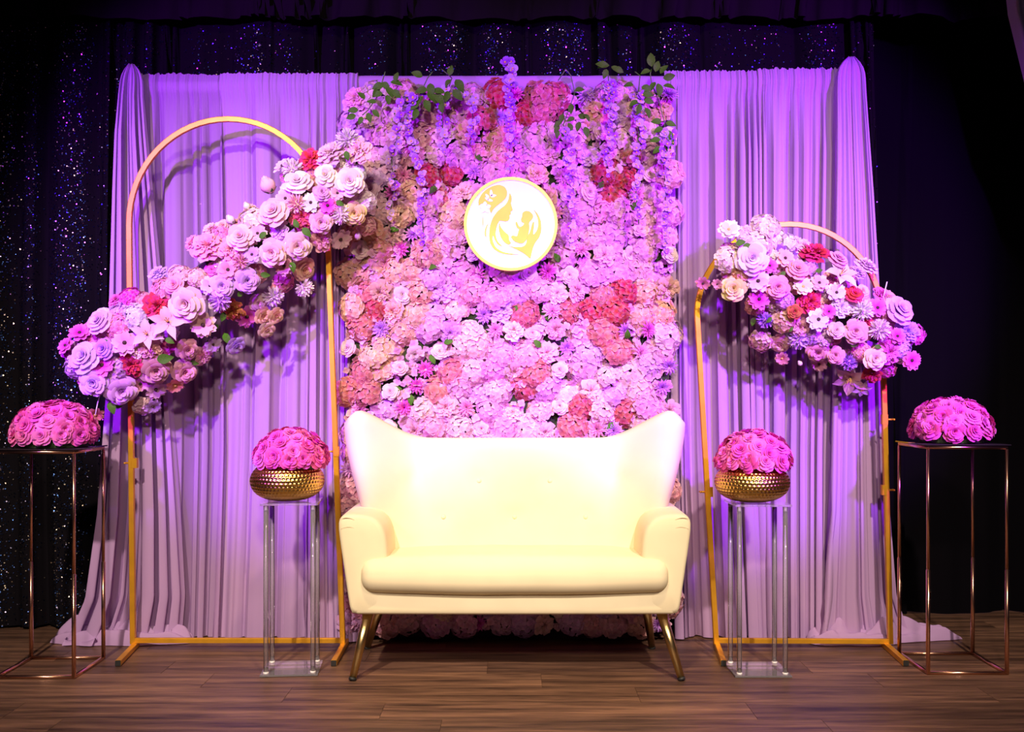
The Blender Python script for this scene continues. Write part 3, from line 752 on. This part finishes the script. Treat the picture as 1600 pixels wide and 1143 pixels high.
def back_surf():
    vs = []; idx = {}
    for side in (0, 1):
        for j in range(NV+1):
            for i in range(NU+1):
                u, v = i/NU, j/NV; p, n, th = back_pt(u, v, side)
                du = min(u, 1-u)*1.2; dv = (1-v)*.6
                ed = min(du, dv)/.055
                tt = th*math.sqrt(max(0, 1-(1-min(1, ed))**2))*.94+th*.06
                q = p+n*tt if side == 0 else p-n*tt*1.25
                if side == 0:
                    for bx, bz in BUTTONS:
                        d2 = (p.x-bx)**2+(p.z-bz)**2; q = q-n*.009*math.exp(-d2/.0011)-n*.004*math.exp(-d2/.008)
                    q = q+n*.004*noise.noise(Vector((p.x*6, p.z*6, 2)))
                idx[side, i, j] = len(vs); vs.append(q-Vector((SX*0, SY, 0)))
    fs = []
    for j in range(NV):
        for i in range(NU):
            fs.append((idx[0,i,j], idx[0,i+1,j], idx[0,i+1,j+1], idx[0,i,j+1])); fs.append((idx[1,i,j+1], idx[1,i+1,j+1], idx[1,i+1,j], idx[1,i,j]))
    for j in range(NV):
        fs.append((idx[0,0,j+1], idx[1,0,j+1], idx[1,0,j], idx[0,0,j])); fs.append((idx[0,NU,j], idx[1,NU,j], idx[1,NU,j+1], idx[0,NU,j+1]))
    for i in range(NU):
        fs.append((idx[0,i,NV], idx[0,i+1,NV], idx[1,i+1,NV], idx[1,i,NV])); fs.append((idx[0,i+1,0], idx[0,i,0], idx[1,i,0], idx[1,i+1,0]))
    return MB().add(vs, fs)
bk = link('backrest', back_surf().mesh('backrest', [M_CREAM]), sofa)
for bx, bz in BUTTONS:
    yy = 4.045+.15*(bz-.42)-.045+.0105
    b_ = MB(); b_.lathe([(0, .005), (.006, .0042), (.009, .0015), (.0095, -.002), (0, -.003)], 12)
    o = link('tuft_button', b_.mesh('tuft_button', [M_CREAM]), bk, (bx, yy-SY, bz)); o.rotation_euler = (PI/2, 0, 0)
# arms : lofted profile (x outward, z) along y
def arm(sg):
    prof = [(.462,.30),(.462,.47),(.468,.525),(.486,.572),(.520,.598),(.565,.606),(.615,.606),(.640,.597),(.650,.575),(.646,.53),(.632,.44),(.616,.33),(.606,.262),(.600,.244),(.585,.236),(.48,.236),(.462,.242)]
    # resample smooth
    pts = []
    for k in range(len(prof)):
        a, b = prof[k], prof[(k+1) % len(prof)]
        for s in (0, .5): pts.append((a[0]*(1-s)+b[0]*s, a[1]*(1-s)+b[1]*s))
    for _ in range(2):
        pts = [((pts[k-1][0]+2*pts[k][0]+pts[(k+1) % len(pts)][0])/4, (pts[k-1][1]+2*pts[k][1]+pts[(k+1) % len(pts)][1])/4) for k in range(len(pts))]
    cx, cz = .555, .44
    secs = [(3.735, .0), (3.737, .55), (3.741, .80), (3.75, .92), (3.765, .98), (3.79, 1.0), (3.88, 1.0), (4.0, .99), (4.10, .97), (4.19, .93)]
    vs, fs = [], []; n = len(pts)
    for y, f in secs:
        inset = (1-f)*.16 if f > 0 else None
        for x, z in pts:
            if f == 0: xx, zz = cx+(x-cx)*.3, cz+(z-cz)*.6
            else:
                kx = 1-(1-f)*.45; kz = 1-(1-f)*.20
                xx, zz = cx+(x-cx)*kx, cz+(z-cz)*kz
            yy = y+.012*((z-.44)/.2)*0
            zz += .02*max(0, (y-3.8))*(1 if z > .5 else 0)
            vs.append(((xx)*sg, yy-SY, zz))
    for k in range(len(secs)-1):
        for i in range(n):
            j = (i+1) % n; fs.append((k*n+i, k*n+j, (k+1)*n+j, (k+1)*n+i))
    fs += [tuple(range(n)), tuple((len(secs)-1)*n+i for i in reversed(range(n)))]
    mb = MB().add(vs, fs)
    o = link('armrest', mb.mesh('armrest', [M_CREAM]), sofa)
    # wrinkle lines on the arm front, crease shade put in as darker cream
    for (xa, xb, z, sagz) in ((.585, .636, .585, -.006), (.572, .634, .548, -.009)):
        pp = []
        for k in range(9):
            t = k/8; pp.append(((xa+(xb-xa)*t)*sg, 3.7368-SY+.004*max(0, t-.8), z+sagz*(1-(2*t-1)**2)*(-1)+.004*t))
        link('wrinkle_shade', MB().tube(pp, [.0004+.0013*math.sin(PI*k/8) for k in range(9)], 6).mesh('wrinkle_shade', [M_CREASE_SHADE]), o)
    return o
arm(-1); arm(1)
# seat base / apron
def superbox(x0, x1, y0, y1, z0, z1, r, nx=40, ny=14, nz=8, fn=None):
    bm = bmesh.new(); bmesh.ops.create_cube(bm, size=1)
    for v in bm.verts: v.co = Vector(((x0+x1)/2+v.co.x*(x1-x0), (y0+y1)/2+v.co.y*(y1-y0), (z0+z1)/2+v.co.z*(z1-z0)))
    ex = [e for e in bm.edges if abs(e.verts[0].co.x-e.verts[1].co.x) > 1e-4]; bmesh.ops.subdivide_edges(bm, edges=ex, cuts=nx, use_grid_fill=True)
    ey = [e for e in bm.edges if abs(e.verts[0].co.y-e.verts[1].co.y) > 1e-4]; bmesh.ops.subdivide_edges(bm, edges=ey, cuts=ny, use_grid_fill=True)
    ez = [e for e in bm.edges if abs(e.verts[0].co.z-e.verts[1].co.z) > 1e-4]; bmesh.ops.subdivide_edges(bm, edges=ez, cuts=nz, use_grid_fill=True)
    for v in bm.verts:
        c = v.co.copy()
        i = Vector((min(max(c.x, x0+r), x1-r), min(max(c.y, y0+r), y1-r), min(max(c.z, z0+r), z1-r)))
        d = c-i
        if d.length > 1e-6:
            m = max(abs(d.x), abs(d.y), abs(d.z)); v.co = i+d.normalized()*m
        if fn: v.co = fn(v.co)
    bm.verts.index_update()
    mb = MB().add([v.co[:] for v in bm.verts], [[v.index for v in f.verts] for f in bm.faces]); bm.free()
    return mb
ap = superbox(-.602, .602, 3.738-SY, 4.16-SY, .236, .345, .020, fn=lambda c: Vector((c.x, c.y-.006*(1-(c.x/.6)**2), c.z)))
link('seat_base', ap.mesh('seat_base', [M_CREAM]), sofa)
def cush(c):
    t = (c.z-.31)/.13
    crown = .018*(1-(c.x/.58)**2)*(1-((c.y+.09)/.27)**2)
    y = c.y
    f = 1-abs(2*min(1, max(0, t))-1)
    front = ss((-.16-c.y)/.06)
    xx = c.x*(1-.10*ss((c.y+.14)/.10))
    z = c.z+(crown if t > .5 else 0)+.004*noise.noise(Vector((c.x*5, c.y*7, c.z*5)))
    return Vector((xx, y-.012*front*(1-(c.x/.58)**2)-.010*front*f, z-.006*front*(1-(c.x/.58)**2)*(1 if t < .5 else 0)))
cu = link('seat_cushion', superbox(-.562, .562, 3.705-SY, 4.06-SY, .318, .442, .05, nx=64, ny=24, nz=14, fn=cush).mesh('seat_cushion', [M_CREAM]), sofa)
for sg in (-1, 1):
    for (a, b) in ((Vector((sg*.588, 3.742-SY, .262)), Vector((sg*.612 if sg > 0 else -.598, 3.722-SY, 0))), ):
        top, bot = a, b
        for (top, bot) in ((Vector((sg*.54, 3.80-SY, .25)), Vector((.610 if sg > 0 else -.593, 3.735-SY, .0))), (Vector((sg*.52, 4.10-SY, .25)), Vector((.565 if sg > 0 else -.605, 4.20-SY, .0)))):
            d = (bot-top)
            lg = link('leg', MB().tube([top, top+d*.955], [.021, .0135], 20).mesh('leg', [M_BRASS]), sofa)
            link('foot_tip', MB().tube([top+d*.955, top+d*.995], [.0145, .0142], 16).mesh('foot_tip', [M_RUB]), lg)

# ------------------------------------------------------------------ gold arches
def arch(name, base, path, feet, bar_pts, label, pins):
    t = thing(name, base, label, 'arch stand', 'gold arch stands beside the sofa')
    B = Vector(base)
    link('arch_tube', autosmooth(link('tmp', MB().bar([p-B for p in path], .021, .021).mesh('arch_tube', [M_GOLD]))).data, t); bpy.data.objects.remove(bpy.data.objects['tmp'])
    link('bottom_bar', MB().bar([p-B for p in bar_pts], .019, .019).mesh('bottom_bar', [M_GOLD], False), t)
    for a, b in feet:
        d = (Vector(b)-Vector(a)).normalized()
        f = link('foot', MB().bar([Vector(a)-B, Vector(b)-B], .022, .022).mesh('foot', [M_GOLD], False), t)
        link('end_cap', MB().bar([Vector(a)-d*.004-B, Vector(a)+d*.0005-B], .0205, .0205).mesh('end_cap', [M_RUB], False), f)
    for p, dx in pins:
        k = MB(); k.tube([p-B, p-B+Vector((dx*.026, 0, 0))], .004, 8); k.tube([p-B+Vector((dx*.026, -.012, 0)), p-B+Vector((dx*.026, .012, 0))], .004, 8)
        link('wing_screw', k.mesh('wing_screw', [M_GOLD]), t)
        link('joint_collar', MB().bar([p-B-Vector((dx*.012, 0, .02)), p-B-Vector((dx*.012, 0, -.02))], .024, .024).mesh('joint_collar', [M_GOLD], False), t)
    return t
def arc_path(lb, lt, ctr, rx, rz, rt, rb, d):
    pts = [P(*lb, d), P(*lt, d)]
    for k in range(1, 32):
        a = PI-PI*k/32; pts.append(P(ctr[0]+rx*math.cos(a), ctr[1]-rz*math.sin(a), d))
    pts += [P(*rt, d), P(*rb, d)]
    return pts
DA = 4.20
def straighten(pts, n=10):
    out = []
    for k in range(n): out.append(pts[0].lerp(pts[1], k/n))
    out += pts[1:-1]
    for k in range(1, n+1): out.append(pts[-2].lerp(pts[-1], k/n))
    return out
zf = .0125
def on_floor(px, row, y=None):
    d = F*(CAMZ-.02)/(row-610); p = P(px, row, d); return Vector((p.x, p.y, zf))
pl = straighten(arc_path((208,1004), (202,352), (357,348), 155, 162, (512,360), (536,1004), DA))
pl[0].z = .02; pl[-1].z = .02
a1 = arch('gold_arch', (pl[0].x*.5+pl[-1].x*.5, DA, 0), pl,
     [((-1.512, 3.93, zf), (-1.556, 4.275, zf)), ((-.684, 3.93, zf), (-.692, 4.275, zf))],
     [Vector((pl[0].x, DA, .034)), Vector((pl[-1].x, DA, .034))],
     'taller gold metal arch stand left of the sofa', [(P(206,723,DA), -1), (P(521,705,DA), -1)])
pr = straighten(arc_path((1119,1004), (1089,494), (1233,497), 145, 147, (1378,494), (1391,1006), DA))
pr[0].z = .02; pr[-1].z = .02
a2 = arch('gold_arch', (pr[0].x*.5+pr[-1].x*.5, DA, 0), pr,
     [((.812, 3.93, zf), (.850, 4.275, zf)), ((1.512, 3.93, zf), (1.542, 4.275, zf))],
     [Vector((pr[0].x, DA, .034)), Vector((pr[-1].x, DA, .030))],
     'shorter gold metal arch stand right of the sofa', [(P(1104,768,DA), -1), (P(1386,765,DA), 1), (P(1386,655,DA), 1)])

# ------------------------------------------------------------------ flower garlands on the arches
def garland(name, label, ox, oy, sc_, axis, halfw, d0, bulge, flowers, leaves, fillers, seed, extra=None):
    r = random.Random(seed)
    A, B = Vector((axis[0][0], axis[0][1])), Vector((axis[1][0], axis[1][1])); ax = (B-A); LEN = ax.length; ax.normalize(); pn = Vector((-ax.y, ax.x))
    t = thing(name, P((A.x+B.x)/2, (A.y+B.y)/2, d0), label, 'flower garland', 'silk flower garlands on the arches')
    core = [P(*(A.lerp(B, k/10)), d0-.035)-t.location for k in range(11)]
    link('foam_core', MB().tube(core, [.01, .04, .05, .055, .055, .055, .055, .055, .05, .04, .01], 10).mesh('foam_core', [M_FOAM]), t)
    def place(px, row):
        q = Vector((px, row))-A; s = q.dot(ax)/LEN; u = q.dot(pn)/halfw
        e = max(0, max(-s, s-1))*LEN/halfw
        uu = min(1, math.sqrt(u*u+e*e))
        d = d0-bulge*math.sqrt(max(0, 1-uu*uu))-.02
        off = pn*u*.75 + ax*((s-1)*LEN/halfw if s > 1 else (s*LEN/halfw if s < 0 else 0))*.8
        n = Vector((off.x*.8+r.gauss(0, .13), -1+.45*uu, -off.y*.8+.12+r.gauss(0, .13)))
        return d, n
    for (kind, x, y, rad, col) in flowers:
        px, row = ox+x/sc_, oy+y/sc_
        d, n = place(px, row)
        if kind == 'bud': n = Vector((n.x*1.2-.25, -.35, abs(n.z)+.7))
        d -= .02 if kind in ('rose', 'zin', 'ziny', 'pom', 'lily', 'bud') else .0
        c = COL[col] if isinstance(col, str) else col
        bloom(kind, t, P(px, row, d), n, rad/sc_*d/F*(1.2 if kind != 'bud' else 1.3), c, r)
    for k in range(fillers):
        s = r.random(); u = r.uniform(-.86, .86)*math.sin(PI*min(1, max(.0, s*.9+.05)))**.35
        q = A+ax*s*LEN+pn*u*halfw
        d, n = place(q.x, q.y)
        kind, rad = r.choice((('hyd', 20), ('peony', 16), ('hyd', 18), ('rose', 13), ('zin', 13), ('peony', 14)))
        vio_lit = s if fillers and extra == 'right' else 1-s  # violet light on the outer end is put into filler colours
        c = r.choice((COL['pink'], COL['blush'], COL['dusty'], COL['pale'], COL['lilac'], COL['magenta'])) if vio_lit > .5 else r.choice((COL['pink'], COL['blush'], COL['dusty'], COL['peach'], COL['white']))
        bloom(kind, t, P(q.x, q.y, d+.035), n, rad*d/F, c, r)
    for (x, y, dx, dy, L) in leaves:
        px, row = ox+x/sc_, oy+y/sc_; d, n = place(px, row)
        leaf(t, P(px, row, d-.03), (dx, -.1, -dy), L/sc_*d/F*.8, n)
    return t
LF = [('rose',510,695,58,'blush'),('rose',820,375,52,(.92,.60,.66)),('rose',905,268,48,'white'),('rose',1090,262,48,'white'),('rose',815,512,46,(.93,.62,.68)),('rose',900,487,46,'blush'),
('rose',700,460,46,'blush'),('rose',150,890,55,'lilac'),('rose',270,1000,52,(.82,.54,.84)),('rose',175,975,46,'lilac'),('rose',200,765,45,(.78,.50,.82)),('rose',215,860,38,'violet'),('rose',720,612,42,'lilac'),
('rose',635,632,40,'lilac'),('rose',465,630,32,'pink'),('rose',985,405,38,(.90,.56,.68)),('rose',920,568,42,'peach'),('rose',990,300,30,(.84,.52,.76)),('rose',505,855,38,'pink'),('peony',585,495,55,'pink'),
('peony',665,505,42,'pink'),('hyd',320,740,46,'pale'),('peony',405,705,46,'crimson'),('peony',310,910,40,'crimson'),('peony',950,180,38,'red'),('peony',920,385,40,(.72,.12,.22)),('peony',670,715,38,'rust'),
('zin',565,770,44,'blush'),('zin',655,575,38,'pink'),('zin',720,740,40,'magenta'),('zin',285,835,44,(.88,.52,.66)),('zin',395,1000,38,(.90,.60,.72)),('zin',340,980,32,'pink'),('zin',860,320,34,'blush'),('zin',950,335,36,'white'),
('zin',1055,465,40,'blush'),('zin',1010,345,34,'magenta'),('zin',850,205,36,'white'),('zin',760,445,32,'blush'),('zin',855,560,34,'pink'),('zin',125,800,36,'magenta'),('zin',75,845,32,'magenta'),('zin',205,915,42,'magenta'),
('ziny',180,1090,30,'salmon'),('rose',775,735,30,'peach'),('rose',822,735,30,(.92,.68,.48)),('peony',1025,165,52,'blush'),('pom',1080,110,38,'white'),('peony',1120,150,44,'blush'),('rose',1005,240,38,'cream'),
('pom',1055,375,34,'white'),('pom',925,638,32,'white'),('pom',815,668,36,'pale'),('pom',625,685,36,'lilac'),('pom',885,215,36,'white'),('pom',900,340,34,'blush'),('bud',797,275,42,'blush'),('bud',722,348,20,'cream'),
('bud',663,397,24,'white'),('bud',1118,455,18,'cream'),('lily',440,760,62,'blush'),('lily',365,805,54,'blush'),('hyd',740,395,48,'cream'),('hyd',260,775,46,'pink'),('rose',395,925,52,'dusty'),('rose',495,935,42,'pink'),
('ziny',465,985,32,'salmon'),('rose',680,840,34,'lilac'),('rose',790,785,30,(.92,.68,.50)),('rose',1105,372,40,'yellow'),('zin',740,520,30,'lilac'),('pom',700,545,28,'pink'),('zin',590,430+200,32,'pale'),('hyd',480,590,36,'blush'),
('hyd',540,600,34,'blush'),('hyd',420,640,40,'pink'),('peony',840,440,32,'lilac'),('hyd',1150,330,34,'white'),('hyd',1150,420,32,'blush'),('peony',370,850,40,'dusty'),('hyd',350,1060,34,(.86,.60,.66)),('peony',560,880,34,'pink'),
('zin',600,840,30,'pale'),('peony',330,860,30,'blush'),('rose',760,690,30,'blush'),('zin',385,1060,30,'lilac'),('hyd',850,620,40,'pink'),('zin',1045,300,28,'blush'),('peony',985,465,38,(.86,.40,.56)),('hyd',110,920,40,'lilac'),('hyd',250,930,42,'lilac')]
LL = [(400,895,70,-10,75),(600,815,-30,30,50),(640,800,25,50,55),(620,770,-30,20,45),(640,725,-10,40,45),(920,425,40,40,55),(905,425,-20,-40,45),(770,590,40,5,45),(1040,330,30,15,40),(230,1045,20,50,60),(245,1060,40,-10,50),(880,545,10,45,50),
      (790,440,-30,30,45),(850,240,40,10,40),(1075,150,10,40,45),(200,830,40,5,40),(430,820,40,20,45),(690,670,20,-30,40),(520,900,30,10,40)]
g1 = garland('flower_garland', 'long diagonal garland of pink and lilac silk flowers across the taller arch', 70, 170, 2.2855, ((118,585),(560,255)), 74, 4.165, .15, LF, LL, 105, 501)
link('stem', MB().tube([P(157, 612, 4.03)-g1.location, P(152, 632, 4.03)-g1.location, P(149, 648, 4.03)-g1.location], .0022, 6).mesh('stem', [M_WHSTEM]), g1)
RF = [('ziny',265,130,54,'white'),('hyd',455,105,74,'white'),('hyd',425,195,68,'white'),('hyd',590,195,48,'white'),('rose',385,285,80,'pale'),('hyd',255,285,66,'cream'),('rose',290,440,62,'yellow'),('peony',718,258,70,'crimson'),
('rose',830,295,56,(.90,.50,.68)),('rose',620,345,56,'dusty'),('zin',560,280,50,'blush'),('zin',420,400,60,'pale'),('rose',520,430,58,'pink'),('ziny',655,430,50,'cream'),('zin',740,410,48,'blush'),('lily',850,370,92,'white'),
('peony',985,325,56,'pale'),('rose',920,475,48,'red'),('zin',830,460,50,'pale'),('pom',965,555,55,'white'),('zin',1045,540,50,'magenta'),('peony',690,510,56,'crimson'),('peony',855,535,50,'pale'),('zin',425,495,54,'magenta'),
('pom',455,605,40,'violet'),('hyd',560,615,62,'peach'),('zin',735,600,58,'white'),('rose',930,665,60,'pink'),('pom',1055,655,54,'pale'),('rose',1150,560,76,'lilac'),('peony',1200,665,58,'violet'),('zin',1225,815,50,'magenta'),
('rose',830,660,42,'blush'),('pom',630,705,50,'lilac'),('rose',730,765,54,'pink'),('rose',830,790,44,'pink'),('rose',1030,805,56,'blush'),('peony',1110,770,58,'magenta'),('pom',895,825,42,'violet'),('lily',905,905,90,'blush'),
('lily',965,960,50,'pale'),('peony',1020,885,46,'crimson'),('hyd',430,715,62,'blush'),('rose',535,720,52,'blush'),('ziny',545,805,36,'pink'),('bud',640,832,20,'white'),('zin',740,835,40,'pink'),('zin',130,410,38,'pink'),
('zin',205,415,28,'dusty'),('hyd',560,500,46,'lilac'),('hyd',350,170,44,'pale'),('hyd',400,530,50,'dusty'),('peony',640,640,44,'pink'),('hyd',1100,690,50,'magenta'),('peony',990,620,34,'crimson'),('rose',610,560,36,'rust'),
('hyd',700,690,46,'lilac'),('hyd',960,770,48,'pink'),('zin',480,320,40,'magenta'),('hyd',690,330,40,'lilac'),('zin',1150,690,44,'magenta'),('hyd',330,360,46,'peach'),('zin',790,560,36,'magenta'),('hyd',1180,760,46,'lilac'),('peony',770,700,36,'lilac')]
RL = [(300,205,60,-15,70),(340,215,60,0,60),(400,590,-15,50,60),(900,730,50,10,55),(1030,740,40,10,50),(790,820,10,40,45),(490,590,-30,30,50),(560,350,-30,30,50),(720,350,40,-10,50),(600,640,-20,30,40),(870,700,30,-30,45)]
g2 = garland('flower_garland', 'shorter garland of white, crimson and violet silk flowers across the lower arch', 1060, 320, 3.362, ((1135,385),(1420,545)), 78, 4.165, .15, RF, RL, 80, 502, 'right')
for a, b in (((1379,470),(1386,440)), ((1425,524),(1444,530)), ((1418,470),(1421,485))):
    link('white_stick', MB().tube([P(*a, 4.05)-g2.location, P(*b, 4.04)-g2.location], .0022, 6).mesh('white_stick', [M_WHSTEM]), g2)

# ------------------------------------------------------------------ tall rose gold stands
def tall_stand(x0, x1, y0, y1, h, label):
    t = thing('flower_stand', ((x0+x1)/2, (y0+y1)/2, 0), label, 'flower stand', 'tall rose gold flower stands')
    hx, hy, w = (x1-x0)/2, (y1-y0)/2, .013
    for sx in (-1, 1):
        for sy in (-1, 1):
            link('post', MB().cbox(sx*hx-w/2, sx*hx+w/2, sy*hy-w/2, sy*hy+w/2, .001, h*.46, .002).mesh('post', [M_ROSEG]), t)
            link('upper_post', MB().cbox(sx*hx-.005, sx*hx+.005, sy*hy-.005, sy*hy+.005, h*.46, h-.012, .0015).mesh('upper_post', [M_ROSEG]), t)
    for z, nm in ((.0072, 'base_rail'), (h-.006, 'top_rail')):
        for s in (-1, 1):
            link(nm, MB().cbox(-hx, hx, s*hy-.006, s*hy+.006, z-.006, z+.006, .0015).mesh(nm, [M_ROSEG]), t)
            link(nm, MB().cbox(s*hx-.006, s*hx+.006, -hy, hy, z-.006, z+.006, .0015).mesh(nm, [M_ROSEG]), t)
    link('glass_top', MB().cbox(-hx-.012, hx+.012, -hy-.012, hy+.012, h, h+.005, .0012).mesh('glass_top', [M_GLASS]), t)
    return t
tall_stand(-1.892, -1.608, 3.758, 4.03, .838, 'tall open rose gold flower stand at the left edge by the sequins')
tall_stand(1.549, 1.842, 3.812, 4.095, .852, 'tall open rose gold flower stand in front of the black curtain, right edge')
def rose_dome(cx, cy, z, R, hfac, label, seed, n=36, rr=.043, bowlfit=False):
    r = random.Random(seed)
    t = thing('rose_arrangement', (cx, cy, z), label, 'rose arrangement', 'domes of magenta pink roses')
    ga = PI*(3-math.sqrt(5)); ri = R-rr*.55
    prof = [(ri*.9*math.cos(q)+.0, ri*.86*hfac*math.sin(q)) for q in [PI/2*k/8 for k in range(9)]]
    link('foam_base', MB().lathe([(0, .001), (ri*.9, .001)]+prof[1:], 24).mesh('foam_base', [M_FOAM]), t)
    ring = 13
    for k in range(n+ring):
        if k < n: zc = 1-.86*(k+.5)/n; a = k*ga+r.uniform(-.08, .08)
        else: zc = .03+r.uniform(-.02, .03); a = 2*PI*(k-n)/ring+r.uniform(-.06, .06)
        rad = math.sqrt(1-zc*zc); d = Vector((rad*math.cos(a), rad*math.sin(a), zc)); ro = rr*r.uniform(.95, 1.12)
        p = Vector((cx+d.x*ri, cy+d.y*ri, z+rr*1.04+d.z*(ri*hfac-rr*.35)))
        nn = (Vector((d.x, d.y, d.z*1.0+.12))+Vector((r.gauss(0, .16), r.gauss(0, .16), r.gauss(0, .16))))
        bloom('rose', t, p, nn, ro, r.choice(((.86,.14,.52), (.83,.12,.48), (.90,.22,.58))), r)
    return t
rose_dome(-1.735, 3.885, .844, .156, .93, 'dome of magenta pink roses on the left tall stand', 601)
rose_dome(1.695, 3.955, .858, .154, .93, 'dome of magenta pink roses on the right tall stand by the black curtain', 602)

# ------------------------------------------------------------------ acrylic stands, hammered bowls
def acrylic(x0, x1, y0, y1, h, rz, label):
    t = thing('acrylic_stand', ((x0+x1)/2, (y0+y1)/2, 0), label, 'acrylic stand', 'clear acrylic pedestal stands'); t.rotation_euler = (0, 0, rz)
    hx, hy = (x1-x0)/2, (y1-y0)/2
    link('base_plate', MB().cbox(-hx, hx, -hy, hy, .0005, .0075, .001).mesh('base_plate', [M_ACRYL], False), t)
    link('top_plate', MB().cbox(-hx, hx, -hy, hy, h-.008, h, .001).mesh('top_plate', [M_ACRYL], False), t)
    for sx in (-1, 1):
        for sy in (-1, 1):
            x, y = sx*(hx-.02), sy*(hy-.022)
            link('column', MB().tube([(x, y, .012), (x, y, h-.0085)], .0092, 14).mesh('column', [M_ACRYL]), t)
            link('column_fitting', MB().lathe([(0, .0076), (.0105, .0076), (.0105, .014), (.007, .016), (.007, .030), (0, .030)], 14, c=(x, y, 0)).mesh('column_fitting', [M_FIT]), t)
            link('column_fitting', MB().lathe([(0, h-.026), (.006, h-.026), (.006, h-.0085), (0, h-.0085)], 14, c=(x, y, 0)).mesh('column_fitting', [M_FIT]), t)
    return t
acrylic(-.94, -.728, 3.785, 3.985, .640, math.radians(5), 'clear acrylic pedestal stand left of the sofa')
acrylic(.822, 1.032, 3.77, 3.97, .637, 0, 'clear acrylic pedestal stand right of the sofa')
def bowl(cx, cy, z, R, h, label):
    t = thing('hammered_bowl', (cx, cy, z), label, 'bowl', 'hammered gold bowls')
    prof = []
    for k in range(49):
        s = k/48; a = -PI/2+s*PI*.80
        prof.append((R*max(0, math.cos(a))**.72, h*.56+h*.56*math.sin(a)))
    mb = MB(); n = 168
    def fn(u, v):
        k = v*48; i = int(min(47, k)); f = k-i
        r = prof[i][0]*(1-f)+prof[i+1][0]*f; zz = prof[i][1]*(1-f)+prof[i+1][1]*f
        q = 2*PI*u; rows = 15; rv = v*rows; ri_ = math.floor(rv)
        cu = (u*58+(.5 if ri_ % 2 else 0)) % 1-.5; cv = rv-ri_-.5
        dd = math.sqrt(cu*cu+cv*cv); dim = .0030*max(0, 1-dd*dd*4.0) if .14 < v < .97 else 0
        r2 = max(.0005, r-dim)
        return (r2*math.cos(q), r2*math.sin(q), zz)
    mb.grid(348, 90, fn, closeu=True)
    link('bowl_shell', mb.mesh('bowl_shell', [M_BOWL]), t)
    rt, zt_ = prof[-1]
    link('bowl_lining', MB().lathe([(rt, zt_), (rt-.006, zt_), (R*.92, h*.55), (R*.6, h*.15), (0, h*.08)], 40).mesh('bowl_lining', [M_BOWL]), t)
    return t, zt_, rt
b1, zt1, rt1 = bowl(-.852, 3.885, .6405, .139, .137, 'hammered gold bowl on the acrylic stand left of the sofa')
b2, zt2, rt2 = bowl(.907, 3.87, .6375, .140, .132, 'hammered gold bowl on the acrylic stand right of the sofa')
rose_dome(-.838, 3.885, .6405+zt1-.022, .140, .92, 'dome of magenta pink roses in the left hammered gold bowl', 603, 30, .041)
rose_dome(.913, 3.87, .6375+zt2-.022, .142, .92, 'dome of magenta pink roses in the right hammered gold bowl', 604, 30, .041)
